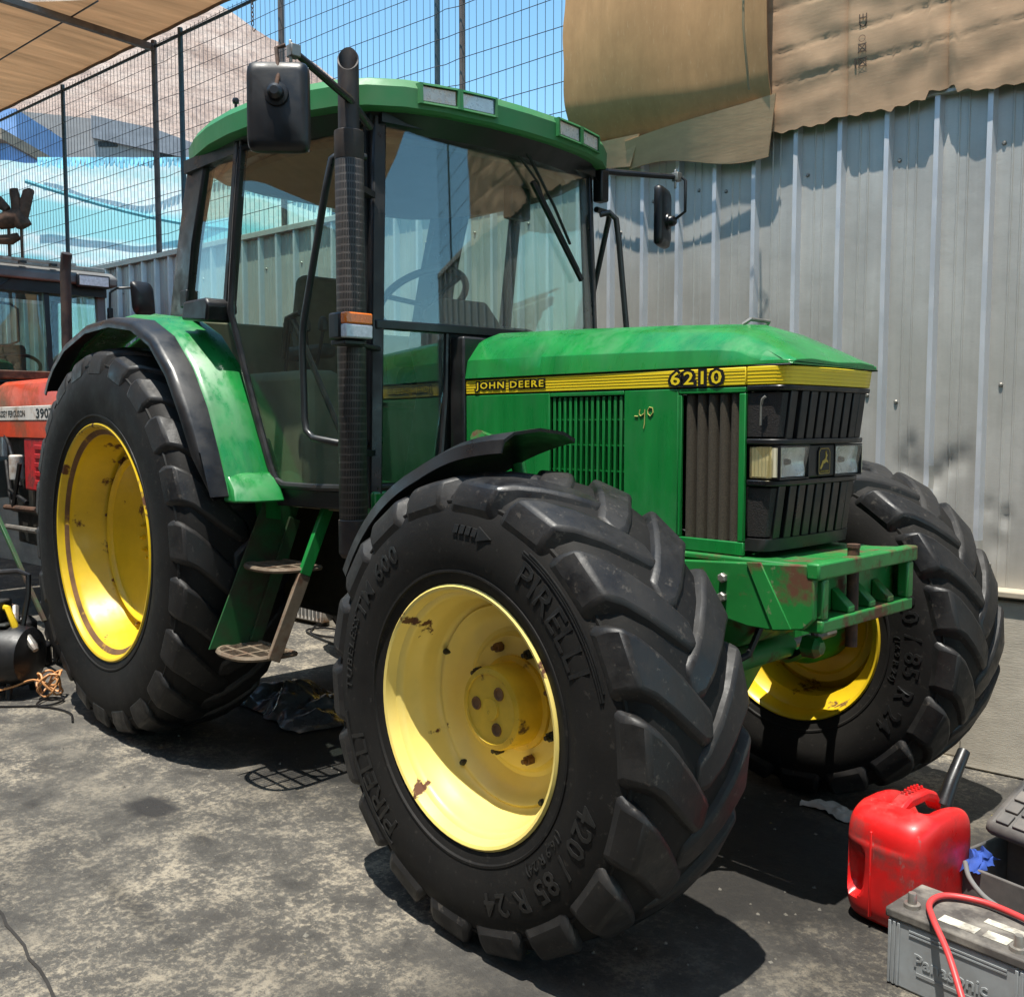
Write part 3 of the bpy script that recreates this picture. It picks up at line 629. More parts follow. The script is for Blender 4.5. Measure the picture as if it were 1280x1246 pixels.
# lug sections: base (t, r), top (t, r), angle ahead of the shoulder, half widths top / base
F_secs = [(-0.034,0.580,-0.030,0.606,0.335,0.030,0.054),(0.008,0.583,0.008,0.613,0.300,0.046,0.070),(0.055,0.582,0.055,0.616,0.225,0.055,0.078),(0.105,0.577,0.105,0.614,0.140,0.060,0.084),(0.150,0.566,0.152,0.608,0.060,0.064,0.088),(0.180,0.550,0.190,0.599,0.012,0.067,0.090),(0.194,0.525,0.205,0.570,0.0,0.069,0.089),(0.200,0.505,0.2105,0.540,-0.004,0.068,0.084)]
R_secs = [(-0.040,0.798,-0.034,0.826,0.265,0.030,0.054),(0.010,0.803,0.010,0.836,0.238,0.046,0.070),(0.065,0.802,0.065,0.840,0.178,0.055,0.078),(0.125,0.796,0.125,0.836,0.108,0.061,0.085),(0.175,0.780,0.178,0.825,0.046,0.066,0.089),(0.208,0.758,0.220,0.806,0.010,0.069,0.091),(0.222,0.724,0.235,0.770,0.0,0.070,0.090),(0.229,0.690,0.2405,0.722,-0.004,0.067,0.085)]
def nut(parent, x, y, z, side, r=0.014, m='chassis', h=0.022):
    q = MB(); q.lathe([(r,0),(r,h*side*-0+side*h),(r*0.55,side*h*1.02),(r*0.5,side*h*1.7),(0,side*h*1.7)], 6); o = q.build('wheel_nut', mat[m], parent, smooth=False, loc=(x,y,z)); return o
def front_rim(side, xc, yc, zc):
    pr = [(0.322,0.150),(0.327,0.178),(0.336,0.186),(0.336,0.194),(0.330,0.199),(0.322,0.196),(0.317,0.182),(0.313,0.168),(0.303,0.162),(0.298,0.150),(0.297,0.118),(0.289,0.108),(0.287,0.080),(0.280,0.062),(0.276,0.046),(0.268,0.040),(0.262,0.046),(0.255,0.040),(0.243,0.016),(0.225,0.002),(0.195,-0.010),(0.182,-0.004),(0.176,0.004),(0.120,0.006),(0.06,0.006)]
    back = [(0.06,-0.004),(0.176,-0.006),(0.225,-0.010),(0.255,0.02),(0.262,0.0),(0.255,-0.05),(0.262,-0.10),(0.300,-0.12),(0.322,-0.16),(0.336,-0.19),(0.33,-0.198),(0.32,-0.19),(0.312,-0.16),(0.306,-0.14),(0.306,-0.10),(0.285,-0.06),(0.285,0.0),(0.300,0.09),(0.305,0.13)]
    q = MB(); q.lathe([(r, side*h) for r, h in pr+back], 72, closed=True)
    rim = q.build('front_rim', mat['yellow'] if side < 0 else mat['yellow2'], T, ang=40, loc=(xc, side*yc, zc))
    q = MB(); q.lathe([(r, side*h) for r, h in [(0.126,0.004),(0.126,0.016),(0.112,0.020),(0.110,0.088),(0.106,0.098),(0.092,0.102),(0.090,0.098),(0.03,0.098),(0.028,0.102),(0.0,0.102)]], 48)
    hb = q.build('hub', mat['hub'], rim, ang=35)
    for k in range(3):
        a = R(35+k*120); q = MB(); q.lathe([(0.0,side*0.0985),(0.012,side*0.0985),(0.014,side*0.1015),(0.017,side*0.1015),(0.018,side*0.098)], 12, c=(0.055*math.sin(a),0,0.055*math.cos(a))); q.build('hub_plug', mat['rimrust'], rim)
    for k in range(8):
        a = R(22.5+k*45); nut(rim, 0.152*math.sin(a), side*0.006, 0.152*math.cos(a), side, 0.0135, 'rimrust' if k % 2 else 'chassis', 0.02)
    for k in range(5):
        a = R(5+k*72); q = MB(); q.lathe([(0.0,side*0.054),(0.006,side*0.054),(0.009,side*0.048),(0.009,side*0.03)], 10, c=(0.262*math.sin(a),0,0.262*math.cos(a))); q.build('rim_bolt', mat['chassis'], rim)
    return rim
def rear_rim(side, xc, yc, zc):
    pr = [(0.495,0.18),(0.500,0.208),(0.512,0.216),(0.513,0.224),(0.506,0.229),(0.497,0.226),(0.490,0.212),(0.484,0.200),(0.472,0.192)]
    pr2 = [(0.462,0.186),(0.460,0.160),(0.452,0.148),(0.450,0.110),(0.440,0.098),(0.436,0.060),(0.424,0.048),(0.420,0.022),(0.406,0.012),(0.392,0.012),(0.380,0.028),(0.376,0.045),(0.366,0.052),(0.358,0.046),(0.352,0.030),(0.335,0.022),(0.27,0.004),(0.20,-0.012),(0.13,-0.016),(0.125,-0.010),(0.05,-0.010),(0.0,-0.010)]
    q = MB(); q.lathe([(r, side*h) for r, h in pr+pr2], 96); q.lathe([(r, side*h) for r, h in [(0.44,0.0),(0.43,-0.1),(0.46,-0.15),(0.49,-0.2),(0.512,-0.222),(0.50,-0.228),(0.48,-0.19),(0.45,-0.14),(0.42,-0.08),(0.42,0.0)]], 72)
    rim = q.build('rear_rim', mat['yellow2'], T, ang=40, loc=(xc, side*yc, zc))
    q = MB(); q.lathe([(r, side*h) for r, h in [(0.4835,0.2015),(0.4725,0.1945),(0.4635,0.188),(0.463,0.176)]], 96); q.build('rust_ring', mat['rimrust'], rim, ang=40)
    for k in range(8):
        a = R(10+k*45)
        q = MB(); q.bx(-0.028,0.028,-0.006,0.006,-0.022,0.022); o = q.build('rim_lug', mat['rimrust'] if k % 2 else mat['yellow2'], rim, bev=0.005, loc=(0.400*math.sin(a), side*0.020, 0.400*math.cos(a))); o.rotation_euler = (0, a, 0)
        nut(rim, 0.40*math.sin(a+0.03), side*0.024, 0.40*math.cos(a+0.03), side, 0.012, 'rimrust', 0.014)
    for k in range(10):
        a = R(18+k*36); nut(rim, 0.09*math.sin(a), side*-0.011, 0.09*math.cos(a), side, 0.012, 'yellow2', 0.016)
    return rim
FX, FY, FZ = 2.4, 0.785, 0.612
RX, RY, RZ = 0.0, 0.735, 0.842
for side in (-1, 1):
    ty, loc, ts = wheel(FX, FY, FZ, side, 0.190, 0.325, 0.599, 0.022, 18, F_secs, 'front', rot=0.09)
    front_rim(side, FX, FY, FZ)
    def ring_text(s, r0, ang, h, ex=0.0022, off=0.0, sp=1.0):
        text('lettering', s, wrap(r0, R(ang), ts, side), mat['tyretext'], ty, height=h, extrude=ex, offset=off, spacing=sp)
    if side < 0:
        ring_text('TM 600', 0.440, -64, 0.050, off=0.012, sp=1.15)
        ring_text('PIRELLI', 0.425, 30, 0.062, off=0.004)
        ring_text('420 / 85 R 24', 0.430, 103, 0.055, off=0.012, sp=1.1)
        ring_text('(16.9 R 24)', 0.385, 118, 0.030, sp=1.1)
        ring_text('PIRELLI', 0.425, 216, 0.062, off=0.004)
        ring_text('TUBELESS', 0.455, 268, 0.030, sp=1.2)
        fnw = wrap(0.465, R(-1), ts, side); q = MB()
        for i in range(4): q.prism([(i*0.022,0.004),(i*0.022+0.017,0.004),(i*0.022+0.021,0.024),(i*0.022+0.004,0.024)], lambda a, b_: fnw(a,b_,-0.002), lambda a, b_: fnw(a,b_,0.0035))
        q.prism([(0.088,-0.004),(0.135,0.014),(0.088,0.032)], lambda a, b_: fnw(a,b_,-0.002), lambda a, b_: fnw(a,b_,0.0035)); q.build('arrow_mark', mat['tyretext'], ty, smooth=False)
        for r_, a0, a1 in ((0.497,28,74),(0.503,28,74),(0.509,30,72),(0.497,214,260),(0.503,214,260),(0.509,216,258)):
            f2 = wrap(r_, R(a0), ts, side); n = 24; L = R(a1-a0)*r_
            q = MB(); q.loft([[f2(L*i/n,-0.0015,-0.002), f2(L*i/n,-0.0015,0.003), f2(L*i/n,0.0015,0.003), f2(L*i/n,0.0015,-0.002)] for i in range(n+1)]); q.build('moulded_line', mat['tyretext'], ty, smooth=False)
    else:                                                       # lettering on the inner sidewall, seen under the bumper
        def inner(r0, a0):
            def fn(u, v, w_):
                a = a0+u/r0; r = r0+v; return (r*math.sin(a), -side*(ts(r)+w_), r*math.cos(a))
            return fn
        text('lettering', '420 / 85 R 24', inner(0.430, R(62)), mat['tyretext'], ty, height=0.055, extrude=0.0035, offset=0.012, spacing=1.15)
        text('lettering', '(16.9 R 24)', inner(0.385, R(85)), mat['tyretext'], ty, height=0.028, extrude=0.0035, spacing=1.1)
    wheel(RX, RY, RZ, side, 0.220, 0.500, 0.821, 0.024, 22, R_secs, 'rear', rot=0.05)
    rear_rim(side, RX, RY, RZ)

# ---- hood
mat['stripe2'] = M('stripe_shade', (0.58,0.41,0.012), 0.45, var=0.1)
def hood_sec(x, w, ztop, zc, zs, crest):
    half = [(w, zs), (w-0.002, zs+0.012), (w-0.012, zs+(zc-zs)*0.45), (crest+0.012, zc-0.012), (crest-0.012, zc+0.002), (crest*0.6, (zc+ztop)/2+0.006), (0, ztop)]
    return [(x, -y, z) for y, z in half]+[(x, y, z) for y, z in reversed(half[:-1])]
q = MB()
secs = [hood_sec(1.575,0.254,1.682,1.650,1.508,0.175), hood_sec(1.60,0.257,1.688,1.655,1.508,0.178), hood_sec(1.95,0.256,1.677,1.645,1.508,0.175), hood_sec(2.35,0.254,1.660,1.630,1.508,0.172), hood_sec(2.56,0.252,1.648,1.619,1.508,0.170), hood_sec(2.64,0.252,1.640,1.612,1.508,0.168), hood_sec(2.70,0.251,1.618,1.596,1.508,0.182), hood_sec(2.78,0.248,1.578,1.562,1.508,0.205), hood_sec(2.845,0.243,1.538,1.530,1.508,0.226), hood_sec(2.872,0.234,1.520,1.518,1.506,0.228)]
q.loft(secs); P_(q, 'hood', 'green', ang=24, bev=0.004)
q = MB(); q.tube([(2.60,-0.06,1.640),(2.62,-0.05,1.655),(2.62,0.05,1.655),(2.60,0.06,1.640)], 0.006, 8); P_(q, 'hood_catch', 'steel')
# plan outline of the nose (right half), rake k moves the face back lower down
def nose(w, xf, z, n_in=0.0, x0=2.742):
    pts = [(x0,w),(2.80+(xf-2.872),w),(xf-0.035,w-0.004),(xf-0.016,w-0.014),(xf-0.006,w-0.030),(xf,w-0.075),(xf+0.004,0.06),(xf+0.005,0)]
    pts = [(a-(n_in if i > 3 else n_in*i/4), b_-n_in) for i, (a, b_) in enumerate(pts)]
    return [(a, -b_, z) for a, b_ in pts]+[(a, b_, z) for a, b_ in reversed(pts[:-1])]
def rake(z): return 2.868-(1.50-z)*0.125
def wid(z): return 0.250-(1.50-z)*0.02
def nose_band(name, z0, z1, m, inset=0.0, parent=T, bev=0.0, steps=1):
    q = MB(); q.loft([nose(wid(z), rake(z), z, inset) for z in [z0+(z1-z0)*i/steps for i in range(steps+1)]]); return q.build(name, mat[m], parent, bev=bev)
nose_band('grille_surround', 1.000, 1.034, 'blackmet', 0.0, bev=0.005)
core = nose_band('grille_core', 1.02, 1.452, 'print_black', 0.036)
for nm, z0, z1 in (('grille_bar',1.438,1.452),('grille_bar',1.293,1.308),('grille_bar',1.180,1.196)): nose_band(nm, z0, z1, 'blackmet', -0.003, bev=0.003)
nose_band('stripe_front', 1.454, 1.503, 'stripe', -0.001, bev=0.002)
for z in (1.463,1.4725,1.482,1.4915): nose_band('stripe_line', z, z+0.0012, 'stripe2', -0.0018)
# vertical slats of upper and lower grille
for z0, z1 in ((1.308,1.438),(1.034,1.180)):
    for k in range(9):
        y = -0.19+k*0.0475
        q = MB(); xa, xb = rake(z0), rake(z1); dx = -0.006 if abs(y) > 0.16 else 0.0
        q.loft([[(xa-0.030,y-0.019,z0),(xa+dx,y-0.0175,z0),(xa+dx,y+0.0175,z0),(xa-0.030,y+0.019,z0)],[(xb-0.030,y-0.019,z1),(xb+dx,y-0.0175,z1),(xb+dx,y+0.0175,z1),(xb-0.030,y+0.019,z1)]]); q.build('grille_slat', mat['black'], T, bev=0.002)
    for sd in (-1, 1):                                 # mesh panels wrapping the corners
        q = MB(); secs = []
        for z in (z0+0.006, z1-0.006):
            o = nose(wid(z), rake(z), z, 0.006); half = o[:5] if sd < 0 else [(a, -b_, c) for a, b_, c in o[:5]]
            secs.append(half+[(a-0.012, b_*0.96, c) for a, b_, c in reversed(half)])
        q.loft(secs); q.build('corner_mesh', mat['mesh_black'], T)
q = MB(); q.tube([(2.79,-0.253,1.40),(2.795,-0.256,1.415),(2.803,-0.254,1.422)], 0.004, 6); q.tube([(2.788,-0.252,1.345),(2.79,-0.254,1.40)], 0.003, 6); P_(q, 'grille_latch', 'steel')
# lamps
def lamp(name, y0, y1, lensm, refl):
    z0, z1 = 1.202, 1.287; q = MB()
    q.loft([[(rake(z)+0.001,y0,z),(rake(z)+0.001,y1,z),(rake(z)-0.003,y1,z),(rake(z)-0.003,y0,z)] for z in (z0, z1)])
    o = q.build(name, mat[lensm], T, bev=0.0015)
    r = MB(); yc, zc = (y0+y1)/2, (z0+z1)/2; xx = rake(zc)
    r.grid(lambda u, v: (xx-0.006-0.020*(1-min(1.0, ((u-0.5)*2)**2*0.8+((v-0.5)*2)**2*0.8)), y0+0.003+(y1-y0-0.006)*u, z0+0.003+(z1-z0-0.006)*v), 12, 10); r.build('reflector', mat[refl], o, ang=80)
    b_ = MB(); b_.lathe([(0.0,0.012),(0.007,0.010),(0.009,0.0),(0.009,-0.02)], 10, axis='X', c=(xx-0.022,yc,zc)); b_.build('bulb', mat['chassis'], o)
    f = MB()
    for a in ((y0-0.004,y0,z0-0.004,z1+0.004),(y1,y1+0.004,z0-0.004,z1+0.004),(y0,y1,z0-0.004,z0),(y0,y1,z1,z1+0.004)): f.bx(xx-0.05,xx+0.004,*a)
    f.build('lamp_frame', mat['black'], o)
lamp('headlight', -0.232, -0.088, 'lens', 'silver'); lamp('headlight', 0.062, 0.215, 'lens', 'silver')
for sd in (-1, 1):
    z0, z1 = 1.202, 1.287; q = MB(); secs = []
    for z in (z0, z1):
        half = [(2.752, -wid(z)), (2.790,-wid(z)-0.001),(2.820,-wid(z)-0.0005),(rake(z)-0.030,-wid(z)+0.004)]
        half = [(a, b_*-sd, z) for a, b_ in half]; secs.append(half+[(a-0.003, b_*0.965, c) for a, b_, c in reversed(half)])
    q.loft(secs); o = q.build('corner_light', mat['lens_y'], T)
    q = MB(); q.bx(2.754, 2.832, sd*0.215, sd*0.2375, z0+0.003, z1-0.003); q.build('reflector', mat['ribrefl'], o)
# emblem with leaping deer between the lamps
q = MB(); zc = 1.246; xx = rake(zc)+0.002
q.bx(xx-0.03, xx-0.0005, -0.084, 0.058, 1.200, 1.291); P_(q, 'emblem_panel', 'black', bev=0.004)
em = MB(); f = [(-0.034,1.204),(0.026,1.204),(0.030,1.210),(0.030,1.272),(0.020,1.284),(-0.028,1.284),(-0.038,1.272),(-0.038,1.210)]
em.prism(f, lambda a, b_: (xx-0.001,a,b_), lambda a, b_: (xx+0.003,a,b_)); eo = P_(em, 'emblem', 'print_black')
mat['gold'] = M('emblem_gold', (0.50,0.34,0.06), 0.4, 0.3, var=0.1)
bd_ = MB(); f2 = [((a+0.004)*0.9-0.004, 1.244+(b_-1.244)*0.9) for a, b_ in f]; f3 = [((a+0.004)*0.85-0.004, 1.244+(b_-1.244)*0.86) for a, b_ in f]
for i in range(8):
    j = (i+1) % 8; bd_.add([(xx+0.0036,*f2[i]),(xx+0.0036,*f2[j]),(xx+0.0036,*f3[j]),(xx+0.0036,*f3[i])], [(0,1,2,3)])
bd_.build('emblem_border', mat['gold'], eo, smooth=False)
deer = [(-0.026,1.226),(-0.016,1.238),(-0.012,1.246),(-0.004,1.249),(0.004,1.254),(0.006,1.263),(0.002,1.274),(0.007,1.268),(0.010,1.277),(0.011,1.266),(0.017,1.262),(0.012,1.258),(0.011,1.250),(0.018,1.247),(0.020,1.239),(0.014,1.243),(0.006,1.243),(0.0,1.239),(-0.006,1.240),(-0.010,1.232),(-0.020,1.222)]
dm = MB(); dm.prism([(a*1.0-0.004, b_-0.002) for a, b_ in deer], lambda a, b_: (xx+0.003,a,b_), lambda a, b_: (xx+0.0042,a,b_)); dm.build('emblem_deer', mat['gold'], eo, smooth=False)
text('emblem_lettering', 'JOHN DEERE', lambda u, v, w: (xx+0.0032+w,-0.026+u,1.211+v), mat['gold'], eo, width=0.046, height=0.007, extrude=0.0006)

# ---- hood sides
HW = 0.250
def side_panels(sd):
    y = sd*HW; ys = sorted((y, y-sd*0.012))
    def pl(name, x0, x1, z0, z1, m='green', parent=T, d0=0.0, d1=0.012, bev=0.0025): q = MB(); q.bx(x0, x1, y-sd*d1, y-sd*d0, z0, z1); return q.build(name, mat[m], parent, bev=bev)
    st = pl('stripe', 1.578, 2.738, 1.454, 1.503, 'stripe', d0=-0.001)
    for z in (1.4655,1.4745,1.4835,1.4925): pl('stripe_line', 1.580, 2.736, z, z+0.0014, 'stripe2', st, d0=-0.0018, d1=0.002, bev=0)
    pl('trim_line', 1.577, 2.870, 1.5032, 1.5078, 'print_black', d0=0.002); pl('trim_line', 1.577, 2.738, 1.4495, 1.4535, 'print_black', d0=0.002)
    pl('rear_side_panel', 1.578, 1.992, 0.98, 1.449)
    mid = pl('middle_side_panel', 2.310, 2.512, 0.98, 1.449)
    pl('panel_rail', 1.994, 2.308, 1.436, 1.449); pl('panel_rail', 1.994, 2.308, 0.98, 1.12)
    pl('panel_rail', 2.514, 2.738, 1.434, 1.449); pl('panel_rail', 2.514, 2.738, 0.985, 1.022); pl('panel_stile', 2.718, 2.738, 1.024, 1.432); pl('panel_stile', 2.512, 2.524, 1.024, 1.432, d0=0.001)
    pl('vent_backing', 1.990, 2.312, 1.10, 1.44, 'print_black', d0=0.035, d1=0.045); pl('vent_backing', 2.51, 2.72, 1.0, 1.44, 'print_black', d0=0.05, d1=0.06)
    n = 13
    for k in range(n):
        x = 1.998+(k+0.5)*0.306/n; q = MB()
        q.prism([(x-0.011,0.018),(x-0.004,0.004),(x+0.006,0.004),(x+0.004,0.020)], lambda a, b_: (a, y-sd*b_, 1.122), lambda a, b_: (a, y-sd*b_, 1.434)); q.build('louver_slat', mat['green'], T, bev=0.0015)
    for z in (1.20, 1.28, 1.36): pl('louver_bar', 1.996, 2.306, z, z+0.004, 'green', d0=0.012, d1=0.022, bev=0)
    for k in range(5):
        x0 = 2.526+k*0.038; q = MB(); nn = 6
        arc = [(x0+0.019-0.017*math.cos(math.pi*i/nn), 0.030-0.024*math.sin(math.pi*i/nn)) for i in range(nn+1)]
        q.prism(arc, lambda a, b_: (a, y-sd*b_, 1.022), lambda a, b_: (a, y-sd*b_, 1.432)); q.build('intake_rib', mat['mesh_dust'], T, ang=60)
    return st, mid, y
st, mid, ysd = side_panels(-1); side_panels(1)
yo = -HW-0.0022
def onside(x0, z0): return lambda u, v, w: (x0+u, yo-w, z0+v)
for s_, x0_, w_, h_, o1, sp_ in (('JOHN DEERE',1.634,0.334,0.029,0.17,1.22),('6210',2.487,0.174,0.036,0.15,1.25)):
    text('lettering_outline', s_, lambda u, v, w: (x0_+u, yo-w, 1.4785-h_/2+v), mat['print_black'], st, width=w_, height=h_, extrude=0.0008, offset=o1, spacing=sp_)
    text('lettering', s_, lambda u, v, w: (x0_+u, yo-0.001-w, 1.4785-h_/2+v), mat['stripe'], st, width=w_, height=h_, extrude=0.0008, offset=0.012, spacing=sp_)
sc_ = MB(); yq = -HW-0.0015
for path in ([(2.352,1.372),(2.365,1.371)],[(2.372,1.392),(2.370,1.378),(2.376,1.372),(2.388,1.380),(2.391,1.392),(2.390,1.35),(2.387,1.335)],[(2.402,1.388),(2.408,1.398),(2.420,1.396),(2.422,1.382),(2.412,1.372),(2.403,1.378),(2.402,1.388)]):
    sc_.tube([(a,yq,b_) for a, b_ in path], 0.0016, 5)
sc_.build('chalk_marks', M('chalk_yellow', (0.45,0.42,0.12), 0.9), mid)
# windscreen-side frame closing the hood at the cab
q = MB(); q.bx(1.50,1.577,-0.262,0.262,1.0,1.66); P_(q, 'firewall', 'blackmet', bev=0.008)

# ---- front weight bracket (bumper)
BW = 0.285
def brk(name, m, *b, bev=0.006): q = MB(); q.bx(*b); return q.build(name, mat[m], T, bev=bev)
def side_plate(sd):
    q = MB(); y0, y1 = sd*(BW-0.022), sd*BW
    q.prism([(2.48,0.955),(2.945,0.985),(2.975,0.985),(2.975,0.845),(2.945,0.815),(2.86,0.80),(2.78,0.80),(2.60,0.83),(2.48,0.84)], lambda a, b_: (a,y0,b_), lambda a, b_: (a,y1,b_)); P_(q, 'bracket_side', 'green2', bev=0.004)
    q = MB(); q.prism([(2.775,0.976),(2.82,0.980),(2.915,0.812),(2.86,0.803)], lambda a, b_: (a,y1,b_), lambda a, b_: (a,y1+sd*0.006,b_)); P_(q, 'bracket_gusset', 'green2', bev=0.002)
    for z in (0.872,0.925):
        q = MB(); q.lathe([(0.014,0),(0.014,sd*0.010),(0.010,sd*0.013),(0,sd*0.013)], 6, c=(2.70,y1,z)); q.build('bolt', mat['steel'], T, smooth=False)
both(side_plate)
brk('bracket_top','green2',2.50,2.973,-BW+0.024,BW-0.024,0.962,0.982)
brk('bracket_lip','green2',2.952,2.990,-BW-0.002,BW+0.002,0.948,0.992)
brk('bracket_back','green2',2.915,2.932,-BW+0.024,BW-0.024,0.84,0.961)
brk('bracket_floor','green2',2.86,2.989,-BW+0.023,BW-0.023,0.806,0.842)
for y in (-0.10, 0.02, 0.13):
    q = MB(); q.prism([(2.933,0.843),(2.985,0.843),(2.985,0.860),(2.933,0.905)], lambda a, b_: (a,y-0.018,b_), lambda a, b_: (a,y+0.018,b_)); P_(q, 'bracket_tooth', 'green2', bev=0.004)
brk('bracket_post','green2',2.955,2.989,BW-0.06,BW-0.0225,0.842,0.948); brk('bracket_post','green2',2.955,2.989,-BW+0.0225,-BW+0.055,0.842,0.948)
q = MB(); q.lathe([(0,0.74),(0.016,0.74),(0.016,1.010),(0.018,1.013),(0.018,1.022),(0.0,1.024)], 16, axis='Z', c=(2.962,-0.055,0)); P_(q, 'hitch_pin', 'rust')
# ---- chassis, axle, engine underside
brk('front_frame','green2',1.55,2.52,-0.20,0.20,0.80,0.955); brk('frame_rail','green2',1.55,2.52,-0.262,-0.205,0.86,0.975); brk('frame_rail','green2',1.55,2.52,0.205,0.262,0.86,0.975)
q = MB(); q.loft([[(1.0,-0.30,0.45),(1.0,0.30,0.45),(1.0,0.30,1.02),(1.0,-0.30,1.02)],[(1.55,-0.22,0.50),(1.55,0.22,0.50),(1.55,0.22,1.0),(1.55,-0.22,1.0)],[(2.25,-0.17,0.55),(2.25,0.17,0.55),(2.25,0.17,1.0),(2.25,-0.17,1.0)]]); P_(q, 'engine_block', 'chassis', bev=0.03)
q = MB(); q.bx(-0.35,1.02,-0.26,0.26,0.52,1.05); P_(q, 'transmission', 'chassis', bev=0.04)
q = MB(); q.lathe([(0.0,-0.56),(0.10,-0.56),(0.11,-0.40),(0.15,-0.30),(0.20,-0.26),(0.20,0.26),(0.15,0.30),(0.11,0.40),(0.10,0.56),(0,0.56)], 24, c=(RX,0,RZ)); P_(q, 'rear_axle', 'chassis')
q = MB(); q.loft([[(2.34,-0.62,0.55),(2.46,-0.62,0.55),(2.46,-0.62,0.68),(2.34,-0.62,0.68)],[(2.32,-0.30,0.55),(2.48,-0.30,0.55),(2.48,-0.30,0.68),(2.32,-0.30,0.68)],[(2.27,-0.10,0.47),(2.53,-0.10,0.47),(2.53,-0.10,0.72),(2.27,-0.10,0.72)],[(2.27,0.10,0.47),(2.53,0.10,0.47),(2.53,0.10,0.72),(2.27,0.10,0.72)],[(2.32,0.30,0.55),(2.48,0.30,0.55),(2.48,0.30,0.68),(2.32,0.30,0.68)],[(2.34,0.62,0.55),(2.46,0.62,0.55),(2.46,0.62,0.68),(2.34,0.62,0.68)]]); ax = P_(q, 'front_axle', 'green2', bev=0.02)
def axle_bits(sd):
    q = MB(); q.lathe([(0.0,sd*0.50),(0.095,sd*0.50),(0.115,sd*0.53),(0.115,sd*0.62),(0.14,sd*0.66),(0.14,sd*0.775),(0,sd*0.775)], 28, c=(FX,0,FZ)); q.build('knuckle', mat['green2'], ax)
    q = MB(); q.tube([(2.60,sd*0.06,0.64),(2.60,sd*0.52,0.64)], 0.016, 10); q.build('steering_rod', mat['steel'], ax)
    q = MB(); q.bar((2.60,sd*0.50,0.64),(2.45,sd*0.58,0.64),0.05,0.03); q.build('steering_arm', mat['green2'], ax, bev=0.006)
both(axle_bits)
q = MB(); q.tube([(2.60,-0.10,0.64),(2.60,0.22,0.64)], 0.038, 14); q.build('steering_cylinder', mat['green2'], ax)
q = MB(); q.loft([[(2.46,-0.15,0.70),(2.66,-0.15,0.70),(2.66,0.15,0.70),(2.46,0.15,0.70)],[(2.44,-0.19,0.83),(2.80,-0.19,0.83),(2.80,0.19,0.83),(2.44,0.19,0.83)]]); q.build('axle_support', mat['green2'], ax, bev=0.012)
q = MB(); q.lathe([(0,-0.02),(0.034,-0.02),(0.034,0.02),(0.02,0.035),(0,0.035)], 6, axis='X', c=(2.80,0.02,0.70)); q.build('support_nut', mat['green2'], ax, smooth=False)
# fuel tank / battery box on the left, hoses
q = MB(); q.bx(0.95,1.65,0.28,0.62,0.55,0.98); P_(q, 'fuel_tank', 'chassis', bev=0.05)
for k, pts in enumerate(([(2.1,-0.18,0.78),(2.3,-0.30,0.62),(2.45,-0.42,0.66),(2.42,-0.55,0.62)],[(2.75,-0.12,0.84),(2.73,-0.20,0.70),(2.62,-0.26,0.62),(2.55,-0.40,0.63)],[(2.72,0.10,0.84),(2.74,0.16,0.68),(2.6,0.24,0.60)])):
    q = MB(); q.tube(pts, 0.010, 8); P_(q, 'hydraulic_hose', 'black')

# ---- front fenders (black)
def ffender(sd, a0, a1):
    q = MB(); secs = []; n = 26
    for i in range(n+1):
        f = i/n; a = R(a0+(a1-a0)*f); rr = 0.645+0.045*max(0,(f-0.60)/0.40)**1.3
        fr_ = 1-0.55*max(0,(f-0.8)/0.2)**2
        prof_ = [(0.600,0.0),(0.602,0.012),(0.66,0.030),(0.78,0.040),(0.90,0.030),(0.945,0.012),(0.955,-0.022),(0.949,-0.024),(0.940,0.004),(0.90,0.022),(0.78,0.031),(0.66,0.021)]
        secs.append([(FX+(rr+h)*math.cos(a), sd*(0.78+(y-0.78)*(0.55+0.45*fr_)), FZ+(rr+h)*math.sin(a)) for y, h in prof_])
    q.loft(secs); fo = P_(q, 'front_fender', 'black', ang=45)
    q = MB(); q.tube([(FX-0.05,sd*0.60,FZ+0.10),(FX-0.18,sd*0.57,FZ+0.45),(FX-0.20,sd*0.60,FZ+0.66),(FX-0.12,sd*0.82,FZ+0.70)], 0.022, 10); q.build('fender_stay', mat['green2'], fo)
ffender(-1, 152, 84); ffender(1, 152, 98)

